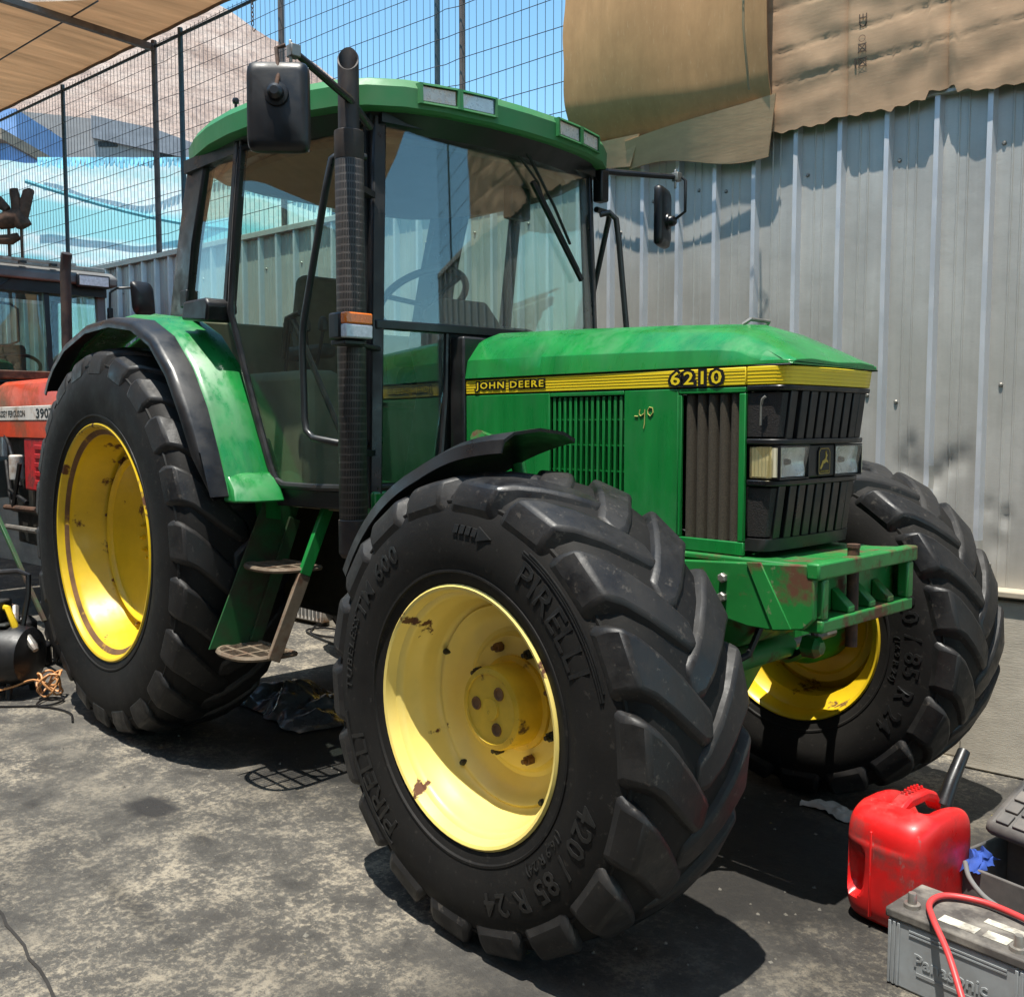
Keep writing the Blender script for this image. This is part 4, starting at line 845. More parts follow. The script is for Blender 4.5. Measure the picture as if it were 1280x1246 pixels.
# ---- rear fenders
FP = [(-0.66,1.515),(-0.61,1.575),(-0.53,1.64),(-0.38,1.72),(-0.12,1.785),(0.15,1.795),(0.38,1.765),(0.56,1.69),(0.71,1.56),(0.82,1.41),(0.90,1.25),(0.97,1.09)]
def rfender(sd):
    n = len(FP); secs = []
    for i, (x, z) in enumerate(FP):
        a = Vector(FP[min(i+1,n-1)])-Vector(FP[max(i-1,0)]); nx, nz = -a[1], a[0]; L = math.hypot(nx, nz); nx /= L; nz /= L
        pr_ = [(0.665,0.0),(0.668,0.014),(0.70,0.018),(0.755,0.020),(0.765,0.013),(0.845,0.010),(0.862,-0.004),(0.865,-0.03),(0.860,-0.03),(0.852,-0.008),(0.84,-0.002),(0.68,0.0)]
        secs.append([(x+nx*h, sd*y, z+nz*h) for y, h in pr_])
    q = MB(); q.loft(secs); fo = P_(q, 'rear_fender', 'green', ang=40)
    secs = []
    for i, (x, z) in enumerate(FP):
        a = Vector(FP[min(i+1,n-1)])-Vector(FP[max(i-1,0)]); nx, nz = -a[1], a[0]; L = math.hypot(nx, nz); nx /= L; nz /= L
        wd = 0.955 if i < 10 else (0.945 if i < 11 else 0.90)
        pr_ = [(0.856,-0.002),(0.93,-0.008),(wd-0.012,-0.014),(wd,-0.03),(wd,-0.05),(wd-0.006,-0.05),(wd-0.014,-0.024),(0.92,-0.018),(0.856,-0.014)]
        secs.append([(x+nx*h, sd*y, z+nz*h) for y, h in pr_])
    q = MB(); q.loft(secs); q.build('fender_extension', mat['black'], fo, ang=40)
    q = MB(); q.loft([[(0.93,sd*0.68,1.065),(1.06,sd*0.68,1.065),(1.05,sd*0.80,1.065),(1.00,sd*0.862,1.065),(0.93,sd*0.862,1.065)],[(0.92,sd*0.68,1.11),(1.03,sd*0.68,1.11),(1.02,sd*0.79,1.11),(0.985,sd*0.858,1.11),(0.92,sd*0.858,1.11)],[(0.88,sd*0.68,1.17),(0.965,sd*0.68,1.17),(0.955,sd*0.78,1.17),(0.935,sd*0.855,1.17),(0.88,sd*0.855,1.17)]]); q.build('fender_foot', mat['green'], fo, bev=0.008)
    # inner wall between fender and cab
    q = MB(); q.prism(FP+[(0.97,1.0),(-0.66,1.0)], lambda a, b_: (a,sd*0.650,b_-0.01), lambda a, b_: (a,sd*0.660,b_-0.01)); q.build('fender_inner_wall', mat['green'], fo)
both(rfender)
q = MB(); q.prism([(0.53,1.755),(0.74,1.735),(0.755,1.80),(0.735,1.825),(0.55,1.825)], lambda a, b_: (a,-0.82,b_), lambda a, b_: (a,-0.70,b_)); P_(q, 'fender_lamp_box', 'black', bev=0.01)

# ---- cab
def lerp(a, b, t): return a+(b-a)*t
def interp(tab, z):
    for (z0, v0), (z1, v1) in zip(tab, tab[1:]):
        if z0 <= z <= z1: return lerp(v0, v1, (z-z0)/(z1-z0))
    return tab[0][1] if z < tab[0][0] else tab[-1][1]
ZT = 2.395
def yd(x, z): return 0.600-(z-1.13)*0.040+(1.45-x)*(0.165+0.09*(z-1.13))-0.02*max(0, 0.9-x)
def xl(z): return interp([(1.12,1.00),(1.16,0.965),(1.35,0.895),(1.55,0.825),(1.77,0.757),(2.0,0.787),(2.40,0.852)], z)
def xrr(z): return interp([(1.12,1.435),(2.40,1.418)], z)
def surf(name, pf, nu, nv, m, parent, t):
    q = MB(); q.grid(pf, nu, nv, t); return q.build(name, mat[m], parent, ang=60)
def cab_side(sd):
    sm = 'glass'
    def dp(u, v):
        z = lerp(1.135, 2.365, v); x = lerp(xl(z)+0.012, xrr(z)-0.01, u); return (x, sd*yd(x, z), z)
    dg = surf('door_glass', dp, 14, 20, sm, T, (0, -sd*0.005, 0))
    # frame / seal round the door
    pts = [(xl(z), sd*(yd(xl(z), z)), z) for z in (1.14,1.2,1.35,1.55,1.70,1.77,1.9,2.1,2.3,2.37)]+[(xrr(z), sd*yd(xrr(z), z), z) for z in (2.38,2.2,1.9,1.6,1.3,1.16)]
    pts = [Vector(p) for p in pts]
    pts += [Vector((1.41, sd*yd(1.41,1.125), 1.125)), Vector((1.2, sd*yd(1.2,1.12), 1.12)), Vector((1.03, sd*yd(1.03,1.122), 1.122))]
    q = MB(); q.tube(pts, 0.014, 8, closed=True); q.build('door_frame', mat['blackmet'], dg)
    q = MB(); q.lathe([(0.0,0.03*sd),(0.012,0.03*sd),(0.016,0.02*sd),(0.016,0)], 12, c=(1.36,sd*yd(1.36,1.22),1.22)); q.build('door_knob', mat['black'], dg)
    q = MB(); q.loft([[(x, sd*(yd(x,z)+o), z) for x, z, o in ((1.345,1.64,0.004),(1.395,1.64,0.004),(1.395,1.64,0.03),(1.345,1.64,0.03))],[(x, sd*(yd(x,z)+o), z) for x, z, o in ((1.345,1.43,0.004),(1.395,1.43,0.004),(1.395,1.43,0.03),(1.345,1.43,0.03))]]); q.build('door_handle', mat['black'], dg, bev=0.012)
    # outside grab rail
    q = MB(); q.tube([(1.45,sd*0.585,2.245),(1.435,sd*0.68,2.245),(1.42,sd*0.70,2.225),(1.385,sd*0.705,2.12),(1.255,sd*0.715,1.70),(1.245,sd*0.715,1.62),(1.250,sd*0.715,1.37),(1.262,sd*0.715,1.325),(1.30,sd*0.712,1.30),(1.42,sd*0.69,1.285),(1.46,sd*0.60,1.28)], 0.0125, 10)
    q.build('grab_rail', mat['rail'], T, ang=60)
    # A pillar
    q = MB(); q.loft([[(1.425,sd*0.605,1.06),(1.48,sd*0.605,1.06),(1.50,sd*0.565,1.06),(1.44,sd*0.555,1.06)],[(1.405,sd*0.553,ZT),(1.455,sd*0.553,ZT),(1.475,sd*0.513,ZT),(1.42,sd*0.505,ZT)]]); q.build('front_pillar', mat['blackmet'], T, bev=0.006)
    # B pillar (thin double post)
    for dx, w in ((-0.028,0.030),(0.006,0.018)):
        q = MB(); q.bar((0.748+dx,sd*(0.722),1.765),(0.850+dx,sd*0.712,ZT),w,0.03,(0,1,0)); q.build('middle_pillar', mat['blackmet'], T, bev=0.004)
    # rear quarter glass
    def qp(u, v):
        z = lerp(1.80, 2.365, v); x = lerp(lerp(0.26,0.50,v), lerp(0.735,0.82,v), u); return (x, sd*lerp(0.685,0.716,u), z)
    surf('quarter_glass', qp, 6, 6, sm, T, (0, -sd*0.005, 0))
    # C pillar: wide, leaning forward
    q = MB(); q.loft([[(x, sd*y, 1.76) for x, y in ((0.13,0.60),(0.12,0.665),(0.155,0.70),(0.33,0.705),(0.33,0.66))],[(x, sd*y, 2.08) for x, y in ((0.22,0.60),(0.215,0.665),(0.25,0.70),(0.405,0.705),(0.405,0.66))],[(x, sd*y, ZT+0.01) for x, y in ((0.33,0.60),(0.33,0.66),(0.36,0.695),(0.53,0.70),(0.53,0.65))]]); q.build('rear_pillar', mat['blackmet'], T, bev=0.01, ang=50)
    q = MB(); q.bx(0.30,0.36,sd*0.700,sd*0.715,1.83,1.90); q.build('window_hinge', mat['black'], T, bev=0.005)
    q = MB(); q.bx(0.36,0.80,sd*0.67,sd*0.712,ZT-0.03,ZT+0.02); q.build('roof_rail', mat['blackmet'], T); q = MB(); q.bar((0.80,sd*0.70,ZT-0.005),(1.45,sd*0.545,ZT-0.005),0.05,0.05); q.build('roof_rail', mat['blackmet'], T)
    q = MB(); q.bar((0.15,sd*0.69,1.785),(0.76,sd*0.72,1.785),0.04,0.035); q.build('window_sill', mat['blackmet'], T, bev=0.006)
    # sill below the door
    q = MB(); q.loft([[(x, sd*y, z) for y, z in ((0.30,1.045),(yd(x,1.1)-0.004,1.045),(yd(x,1.1)+0.004,1.112),(0.30,1.112))] for x in (0.98,1.2,1.45)]); q.build('door_sill', mat['black'], T, bev=0.006)
    # lower front glass beside the hood
    def lp(u, v):
        z = lerp(1.145, 1.680, v); yi = lerp(0.345, 0.285, min(1, v*1.6)); y = lerp(0.575-(z-1.13)*0.03, yi, u); return (1.475+0.02*u, sd*y, z)
    surf('lower_front_glass', lp, 8, 10, 'screen', T, (-0.005, 0, 0))
    q = MB(); q.tube([(1.497,sd*0.272,1.69),(1.499,sd*0.280,1.45),(1.499,sd*0.300,1.25),(1.499,sd*0.33,1.16),(1.498,sd*0.36,1.135),(1.49,sd*0.45,1.13),(1.482,sd*0.58,1.13)], 0.011, 8); q.build('glass_seal', mat['blackmet'], T)
    q = MB(); q.bx(1.36,1.497,sd*0.26,sd*0.600,1.02,1.118); q.build('cab_base', mat['green'], T, bev=0.01)
both(cab_side)
def wx(y): return 1.470+0.045*(1-(y/0.56)**2)
def wp(u, v):
    z = lerp(1.70, 2.375, v); hw = lerp(0.545, 0.512, v); y = lerp(-hw, hw, u); return (wx(y)+lerp(0.008,-0.012,v), y, z)
surf('windscreen', wp, 24, 10, 'screen', T, (-0.005, 0, 0))
q = MB(); q.loft([[(wx(y)-0.012,y,1.672),(wx(y)+0.014,y,1.672),(wx(y)+0.014,y,1.704),(wx(y)-0.012,y,1.704)] for y in [-0.57+1.14*i/16 for i in range(17)]]); P_(q, 'windscreen_bar', 'blackmet', bev=0.004)
q = MB(); q.loft([[(wx(y)-0.03,y,2.36),(wx(y)+0.012,y,2.365),(wx(y)+0.012,y,2.41),(wx(y)-0.03,y,2.41)] for y in [-0.54+1.08*i/16 for i in range(17)]]); P_(q, 'windscreen_header', 'blackmet')
# rear wall and glass
q = MB(); q.bx(0.13,0.17,-0.66,0.66,1.05,1.80); P_(q, 'rear_wall', 'beige', bev=0.01)
q = MB(); q.grid(lambda u, v: (lerp(0.15,0.37,v), lerp(-0.61,0.61,u), lerp(1.80,2.38,v)), 4, 4, (-0.005,0,0)); q.build('rear_glass', mat['glass'], T)
q = MB(); q.bx(0.17,1.46,-0.56,0.56,1.03,1.07); P_(q, 'cab_floor', 'beige')
# roof: stacked outlines
RO = [(1.640,0.0),(1.634,0.16),(1.605,0.36),(1.56,0.50),(1.49,0.605),(1.40,0.675),(1.25,0.735),(1.05,0.772),(0.85,0.776),(0.66,0.758),(0.46,0.715),(0.30,0.66),(0.20,0.58),(0.15,0.40),(0.14,0.0)]
def ro(z, ins, lift=0.0):
    c = Vector((0.9, 0)); pts = []
    full = [(x, -y) for x, y in RO]+[(x, y) for x, y in reversed(RO[1:-1])]
    for x, y in full:
        fx = 1-ins/0.75; fy = 1-ins/0.72
        dz = lift*(1-abs(y)/0.8)+0.022*max(0, (1.0-x))*0.9
        pts.append((0.9+(x-0.9)*fx, y*fy, z+dz))
    return pts
q = MB(); q.loft([ro(2.398,0.016), ro(2.406,0.002), ro(2.470,0.0), ro(2.497,0.016), ro(2.512,0.05), ro(2.535,0.16,0.01), ro(2.55,0.32,0.01), ro(2.556,0.6,0.0)]); roof = P_(q, 'roof', 'greenroof', ang=28)
q = MB(); q.loft([ro(2.350,0.105), ro(2.372,0.075), ro(2.3975,0.040)]); q.build('roof_underside', mat['black'], roof)
q = MB(); q.loft([ro(2.330,0.16), ro(2.349,0.15)]); q.build('headliner', mat['headliner'], roof)
q = MB(); q.tube([(0.632,-0.62,2.50),(0.632,-0.62,2.60)], 0.006, 8); q.lathe([(0,2.60),(0.012,2.602),(0.014,2.612),(0.01,2.622),(0,2.625)], 10, axis='Z', c=(0.632,-0.62,0)); q.tube([(0.66,-0.62,2.50),(0.632,-0.62,2.57)], 0.004, 6); q.build('roof_stub', mat['black'], roof)
# front roof lamps, a pair on each side
def rx(y): return interp([(0,1.640),(0.16,1.634),(0.36,1.605),(0.50,1.56),(0.605,1.49)], abs(y))
for yc, hw in ((-0.385,0.062),(-0.235,0.066),(0.225,0.066),(0.375,0.062)):
    y0, y1 = yc-hw, yc+hw; xa, xb = rx(y0), rx(y1); sl = (xb-xa)/(y1-y0)
    fx = lambda y: xa+(y-y0)*sl
    q = MB(); q.loft([[(fx(y)-0.03,y,2.428),(fx(y)+0.012,y,2.428),(fx(y)+0.010,y,2.482),(fx(y)-0.03,y,2.482)] for y in (y0, y1)]); lo = q.build('roof_lamp', mat['lens'], roof, bev=0.003)
    q = MB(); q.loft([[(fx(y)-0.02,y,2.432),(fx(y)+0.008,y,2.432),(fx(y)+0.006,y,2.478),(fx(y)-0.02,y,2.478)] for y in (y0+0.004, y1-0.004)]); q.build('lamp_reflector', mat['silver'], roof)
    for a, b_, z0, z1 in ((y0-0.010,y0,2.421,2.489),(y1,y1+0.010,2.421,2.489),(y0,y1,2.421,2.428),(y0,y1,2.482,2.489)):
        q = MB(); q.loft([[(fx(y)-0.02,y,z0),(fx(y)+0.015,y,z0),(fx(y)+0.013,y,z1),(fx(y)-0.02,y,z1)] for y in (a, b_)]); q.build('lamp_surround', mat['greenroof'], roof)
# wiper
q = MB(); q.tube([(1.545,0.04,2.395),(1.545,0.10,2.35),(1.54,0.24,2.19),(1.535,0.335,2.06)], 0.006, 6); wpz = P_(q, 'wiper', 'blackmet')
q = MB(); q.bar((1.528,0.13,2.27),(1.515,0.425,1.93),0.014,0.018); q.bar((1.533,0.15,2.255),(1.523,0.40,1.965),0.006,0.012); q.build('blade', mat['black'], wpz)
q = MB(); q.tube([(1.53,0.0,2.40),(1.53,0.16,2.27),(1.525,0.2,2.2)], 0.005, 6); q.build('arm', mat['blackmet'], wpz)
# indicator lamp on stalk
q = MB(); q.bx(1.56,1.625,-0.815,-0.705,1.615,1.70); io = P_(q, 'indicator_lamp', 'black', bev=0.008)
q = MB(); q.bx(1.625,1.655,-0.812,-0.708,1.662,1.698); q.build('orange_lens', mat['orange'], io, bev=0.005)
q = MB(); q.bx(1.625,1.655,-0.812,-0.708,1.618,1.6615); q.build('clear_lens', mat['whitelens'], io, bev=0.005)
q = MB(); q.bx(1.55,1.63,-0.80,-0.72,1.598,1.614); q.bar((1.47,-0.56,1.605),(1.58,-0.73,1.605),0.03,0.016); q.build('stalk', mat['black'], io, bev=0.004)

# ---- exhaust stack
def shield_mat():
    m, nt, b = nodes_of('perforated_shield')
    tc = nt.nodes.new('ShaderNodeTexCoord'); sx = nt.nodes.new('ShaderNodeSeparateXYZ'); nt.links.new(tc.outputs['Object'], sx.inputs[0])
    a = math_n(nt, 'ARCTAN2', sx.outputs[1], sx.outputs[0]); cb = nt.nodes.new('ShaderNodeCombineXYZ')
    nt.links.new(math_n(nt, 'MULTIPLY', a, 4.2), cb.inputs[0]); nt.links.new(math_n(nt, 'MULTIPLY', sx.outputs[2], 38.0), cb.inputs[1])
    br = nt.nodes.new('ShaderNodeTexBrick'); nt.links.new(cb.outputs[0], br.inputs[0]); br.offset = 0.0; br.squash = 1.0
    br.inputs['Scale'].default_value = 1.0; br.inputs['Mortar Size'].default_value = 0.12; br.inputs['Mortar Smooth'].default_value = 0.1; br.inputs['Brick Width'].default_value = 0.5; br.inputs['Row Height'].default_value = 0.95
    br.inputs['Color1'].default_value = (0.003,0.003,0.003,1); br.inputs['Color2'].default_value = (0.005,0.004,0.004,1); br.inputs['Mortar'].default_value = (0.10,0.088,0.080,1)
    gr = noise(nt, coords(nt, (1,1,0.4)), 9, 6, 0.6)
    fade = ramp(nt, gr, [(0.40, 0.0), (0.75, 0.7)])
    c = mixc(nt, fade, br.outputs[0], (0.018,0.015,0.014)); nt.links.new(c, b.inputs['Base Color'])
    b.inputs['Metallic'].default_value = 0.2; b.inputs['Roughness'].default_value = 0.5; bump(nt, b, br.outputs[1], 0.6, -0.004); return m
mat['shield'] = shield_mat()
EX, EY = 1.522, -0.700
q = MB(); q.lathe([(0.044,1.03),(0.047,1.035),(0.047,2.285),(0.044,2.292),(0.038,2.294)], 32, axis='Z'); ex = q.build('exhaust_shield', mat['shield'], T, ang=40, loc=(EX,EY,0))
q = MB(); q.lathe([(0.0475,2.20),(0.0482,2.202),(0.0482,2.289),(0.0475,2.290)], 32, axis='Z'); q.build('shield_collar', mat['exhaust'], ex)
q = MB(); q.lathe([(0.0,0.90),(0.040,0.905),(0.050,0.92),(0.050,1.03),(0.045,1.034)], 28, axis='Z'); q.build('exhaust_base', mat['exhaust'], ex)
q = MB(); n = 28; secs = []
tilt = math.atan2(-0.62, 0.78)
for z, sl, r in ((2.27,0,0.0345),(2.45,0,0.0345),(2.475,1,0.0345),(2.478,1,0.030),(2.42,1,0.030),(2.36,0,0.029)):
    ring = []
    for k in range(n):
        a = 2*math.pi*k/n; up = 0.090*(0.5-0.5*math.cos(a-tilt))*sl; ring.append((r*math.cos(a), r*math.sin(a), z+up))
    secs.append(ring)
q.loft(secs); q.build('exhaust_pipe', mat['exhaust'], ex, ang=50)
q = MB(); q.tube([(EX-0.05,EY+0.02,0.98),(1.45,-0.55,0.96),(1.7,-0.25,1.02)], 0.034, 12); P_(q, 'exhaust_elbow', 'exhaust')
for z_ in (2.12, 1.25): q = MB(); q.bar((1.46,-0.57,z_),(EX,EY+0.03,z_),0.03,0.02); P_(q, 'exhaust_bracket', 'blackmet')

# ---- mirrors
def mirror(c, nrm, w, h, joint_z, parentname, arm, rod):
    nrm = Vector(nrm).normalized(); rt = Vector((0,0,1)).cross(nrm).normalized(); up = nrm.cross(rt); c = Vector(c)
    q = MB(); secs = []
    for d, s in ((0.0,0.97),(0.004,1.0),(0.018,1.0),(0.030,0.96),(0.038,0.80)):
        ring = []
        for k in range(40):
            a = 2*math.pi*k/40; ca, sa = math.cos(a), math.sin(a); e = 0.22
            x = math.copysign(abs(ca)**e, ca)*w/2*s; z = math.copysign(abs(sa)**e, sa)*h/2*s
            ring.append(c+rt*x+up*z+nrm*d)
        secs.append(ring)
    q.loft(secs); mo = P_(q, 'mirror', 'black', ang=50)
    q = MB(); q.add([c+rt*(w*0.47*i)+up*(h*0.47*j)-nrm*0.002 for i, j in ((-1,-1),(1,-1),(1,1),(-1,1))], [(0,1,2,3)]); q.build('mirror_glass', mat['silver'], mo)
    jc = c+nrm*0.034+up*joint_z
    q = MB(); ring = []
    for d, r in ((0.0,0.036),(0.014,0.034),(0.016,0.024),(0.034,0.022),(0.044,0.012)): ring.append([jc+nrm*d+(rt*math.cos(2*math.pi*k/20)+up*math.sin(2*math.pi*k/20))*r for k in range(20)])
    q.loft(ring); q.build('ball_joint', mat['black'], mo)
    q = MB(); q.tube([jc+nrm*0.03]+[Vector(p) for p in rod], 0.0065, 8); q.build('mirror_rod', mat['rust'] if parentname == 'r' else mat['blackmet'], mo, ang=60)
    q = MB(); q.tube([Vector(p) for p in arm], [0.0135]*(len(arm)-1)+[0.011], 10); q.build('mirror_arm', mat['blackmet'], mo)
    e = Vector(arm[-1]); q = MB(); q.bx(e.x-0.016,e.x+0.016,e.y-0.016,e.y+0.016,e.z-0.018,e.z+0.018); q.tube([e+Vector((0.0,-0.01,-0.05)), e+Vector((0,-0.01,0.03))], 0.006, 6); q.build('clamp', mat['steel'], mo, bev=0.004)
mirror((1.635,-1.02,2.268), (0.74,-0.66,0.02), 0.182, 0.258, 0.03, 'r', [(1.50,-0.60,2.33),(1.552,-0.72,2.385),(1.66,-0.985,2.435)], [(1.660,-1.035,2.36),(1.648,-1.035,2.435),(1.655,-1.01,2.447)])
mirror((1.515,0.925,2.25), (0.93,0.36,0.0), 0.150, 0.255, -0.02, 'l', [(1.47,0.58,2.40),(1.50,0.66,2.40),(1.612,0.92,2.405)], [(1.640,0.945,2.26),(1.640,0.945,2.39),(1.625,0.935,2.405)])
q = MB(); q.bx(1.45,1.50,0.56,0.61,2.27,2.40); P_(q, 'mirror_bracket', 'black', bev=0.008)
q = MB(); q.tube([(1.49,0.565,2.215),(1.51,0.60,2.225),(1.525,0.625,2.20),(1.53,0.64,2.1),(1.535,0.685,1.76),(1.535,0.69,1.55)], 0.0125, 10); P_(q, 'windscreen_rail', 'rail', ang=60)

# ---- entry steps
mat['stepgreen'] = M('step_green_worn_shaded', (0.010,0.085,0.022), 0.55, var=0.3, scale=4, dirt=(0.05,0.03,0.018), damt=0.5, dscale=5, dedge=0.12)  # worn, dirty green, darkened to paint in the shadow of the cab
q = MB(); q.prism([(-0.50,1.06),(-0.665,1.06),(-0.905,0.515),(-0.70,0.515)], lambda y, z: (0.868,y,z), lambda y, z: (0.876,y,z)); P_(q, 'step_side_plate', 'stepgreen', bev=0.002)
q = MB(); q.bar((1.155,-0.80,0.505),(1.150,-0.665,0.80),0.05,0.018,(1,0,0)); P_(q, 'step_stringer', 'tread', bev=0.003)
q = MB(); q.bar((1.150,-0.665,0.80),(1.145,-0.53,1.10),0.045,0.022,(1,0,0)); P_(q, 'step_stringer', 'green', bev=0.003)
q = MB(); q.bar((0.885,-0.72,0.52),(0.885,-0.54,0.98),0.05,0.012,(1,0,0)); P_(q, 'step_brace', 'stepgreen', bev=0.002)
def step(z, yo_, yi):
    q = MB(); ring = []
    x0, x1 = 0.862, 1.150
    for k in range(15):
        a = math.pi*k/14; ring.append(((x0+x1)/2-(x1-x0)/2*math.copysign(abs(math.cos(a))**0.7, math.cos(a)), yi-(yi-yo_)*(math.sin(a)**0.6), z))
    ring += [(x1, yi+0.02, z), (x0, yi+0.02, z)]
    q.tube(ring, 0.010, 6, closed=True); so = P_(q, 'step', 'tread')
    for f in (0.28, 0.64):
        y = lerp(yi, yo_, f); b_ = MB(); b_.bx(x0+0.015,x1-0.012,y-0.006,y+0.006,z-0.006,z+0.006); b_.build('step_bar', mat['tread'], so)
    for f in (0.33, 0.66):
        x = lerp(x0, x1, f); b_ = MB(); b_.bx(x-0.006,x+0.006,yo_+0.012,yi+0.02,z-0.0065,z+0.007); b_.build('step_bar', mat['tread'], so)
    b_ = MB()
    for k in range(16):
        x = x0+0.02+k*(x1-x0-0.03)/15; m_ = 1-abs((x-(x0+x1)/2)/((x1-x0)/2))**3; b_.bx(x-0.0012,x+0.0012,lerp(yi,yo_,0.15+0.78*m_ ** 0.5),yi+0.02,z-0.004,z+0.005)
    tag(b_.build('step_grating', mat['tread'], so, smooth=False), kind='stuff')
step(0.515, -0.905, -0.725); step(0.82, -0.785, -0.615)

# ---- cab interior
q = MB(); q.bx(0.42,0.86,-0.24,0.24,1.42,1.52); so = P_(q, 'driver_seat', 'seat', bev=0.04, seg=4)
q = MB(); q.loft([[(0.40,-0.22,1.50),(0.50,-0.23,1.50),(0.50,0.23,1.50),(0.40,0.22,1.50)],[(0.34,-0.23,1.75),(0.45,-0.24,1.75),(0.45,0.24,1.75),(0.34,0.23,1.75)],[(0.29,-0.17,2.02),(0.38,-0.17,2.02),(0.38,0.17,2.02),(0.29,0.17,2.02)]]); q.build('seat_back', mat['seat'], so, bev=0.04, seg=4)
q = MB(); q.bx(0.48,0.80,-0.18,0.18,1.07,1.42); q.build('seat_base', mat['interior'], so, bev=0.02)
for s_ in (-1, 1):
    q = MB(); q.bx(0.45,0.78,s_*0.26,s_*0.33,1.62,1.68); q.build('armrest', mat['interior'], so, bev=0.02)
q = MB(); q.loft([[(1.10,-0.20,1.07),(1.42,-0.22,1.07),(1.42,0.22,1.07),(1.10,0.20,1.07)],[(1.18,-0.17,1.50),(1.44,-0.24,1.50),(1.44,0.24,1.50),(1.18,0.17,1.50)],[(1.10,-0.16,1.70),(1.44,-0.26,1.73),(1.44,0.26,1.73),(1.10,0.16,1.70)]]); P_(q, 'dash_console', 'interior', bev=0.03)
q = MB(); q.loft([[(1.18,-0.13,1.70),(1.36,-0.15,1.72),(1.36,0.15,1.72),(1.18,0.13,1.70)],[(1.15,-0.11,1.80),(1.28,-0.12,1.84),(1.28,0.12,1.84),(1.15,0.11,1.80)]]); P_(q, 'instrument_binnacle', 'interior', bev=0.015)
swc = Vector((1.02,0.0,1.86)); nx_ = Vector((-0.55,0,0.83)); ux = Vector((0.83,0,0.55)); uy = Vector((0,1,0))
q = MB(); q.tube([swc+(ux*math.cos(2*math.pi*k/36)+uy*math.sin(2*math.pi*k/36))*0.19 for k in range(36)], 0.015, 8, closed=True); sw = P_(q, 'steering_wheel', 'black')
q = MB()
for k in range(3): a = 2*math.pi*k/3+0.5; q.tube([swc-nx_*0.03, swc+(ux*math.cos(a)+uy*math.sin(a))*0.185], 0.011, 6)
q.tube([swc-nx_*0.02, swc-nx_*0.06+Vector((0.16,0,-0.25))], 0.03, 10); q.build('steering_column', mat['black'], sw)
q = MB(); q.bx(0.30,0.95,-0.52,-0.34,1.07,1.56); P_(q, 'side_console', 'beige', bev=0.04)
for x, y, t in ((0.86,-0.42,0.02),(0.78,-0.40,-0.03),(0.70,-0.46,0.0)):
    q = MB(); q.tube([(x,y,1.55),(x+0.03,y+t,1.72)], 0.008, 6); q.lathe([(0,1.71),(0.02,1.72),(0.022,1.75),(0.012,1.77),(0,1.775)], 10, axis='Z', c=(x+0.03,y+t,0)); P_(q, 'lever', 'black')
q = MB(); q.tube([(0.92,-0.60,1.60),(0.99,-0.62,1.74),(1.08,-0.62,1.755)], 0.012, 8); q.tube([(1.02,-0.62,1.75),(1.30,-0.56,1.24)], 0.011, 8); P_(q, 'door_strut', 'black')
q = MB(); q.bx(1.20,1.25,0.28,0.40,2.20,2.36); P_(q, 'cab_monitor', 'black', bev=0.01)

# ================================================================== RED TRACTOR behind, under the canopy
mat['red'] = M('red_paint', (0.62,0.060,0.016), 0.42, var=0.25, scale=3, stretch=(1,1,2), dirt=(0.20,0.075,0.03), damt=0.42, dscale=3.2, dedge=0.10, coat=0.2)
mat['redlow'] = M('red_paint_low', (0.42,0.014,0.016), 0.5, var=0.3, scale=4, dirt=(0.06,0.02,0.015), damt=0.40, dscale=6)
mat['decal'] = M('decal_white', (0.62,0.58,0.53), 0.6, var=0.12, scale=5, dirt=(0.24,0.13,0.06), damt=0.42, dscale=5, dedge=0.08)
RT = thing('red_tractor', 'older red tractor with grey cab, partly hidden behind the green tractor', 'tractor', (-2.6,-0.25,0))
def r_(mb, name, m, parent=RT, **k): return mb.build(name, mat[m], parent, **k)
# local: x forward, hood right side y=-0.24, cab front at x=-0.40
def rhood(x, w, zt): half = [(w,1.465),(w-0.002,1.56),(w-0.02,1.605),(w-0.06,1.632),(0.0,zt)]; return [(x,-y,z) for y, z in half]+[(x,y,z) for y, z in reversed(half[:-1])]
q = MB(); q.loft([rhood(-0.42,0.225,1.63),rhood(-0.39,0.24,1.655),rhood(0.3,0.238,1.645),rhood(1.0,0.23,1.62),rhood(1.35,0.22,1.58),rhood(1.42,0.20,1.54)]); r_(q, 'hood', 'red', ang=30)
q = MB(); q.loft([[(x,-0.243,1.372),(x,0.243,1.372),(x,0.243,1.463),(x,-0.243,1.463)] for x in (-0.43,1.40)]); dc = r_(q, 'decal_band', 'decal', bev=0.004)
text('lettering', 'MASSEY FERGUSON', lambda u, v, w: (-0.38+u,-0.2435-w,1.396+v), mat['print_black'], dc, width=0.58, height=0.040, extrude=0.001, offset=0.01)
text('lettering', '390T', lambda u, v, w: (0.41+u,-0.2435-w,1.388+v), mat['print_black'], dc, width=0.31, height=0.056, extrude=0.001, offset=0.02)
q = MB(); q.bx(-0.43,1.39,-0.240,0.240,1.262,1.3705); r_(q, 'lower_band', 'red', bev=0.004)
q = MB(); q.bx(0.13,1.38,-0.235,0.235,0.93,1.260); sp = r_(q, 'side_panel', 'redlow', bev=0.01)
for k in range(5): b_ = MB(); b_.bx(0.34,0.60,-0.243,-0.236,0.97+k*0.055,1.000+k*0.055); b_.build('panel_rib', mat['redlow'], sp, bev=0.004)
q = MB(); q.bx(-0.42,0.13,-0.18,0.18,0.75,1.37); r_(q, 'engine', 'chassis', bev=0.03)
q = MB(); q.lathe([(0,0.99),(0.045,0.99),(0.047,1.0),(0.047,1.14),(0.04,1.15),(0,1.15)], 18, axis='Z', c=(-0.02,-0.235,0)); r_(q, 'oil_filter', 'decal')
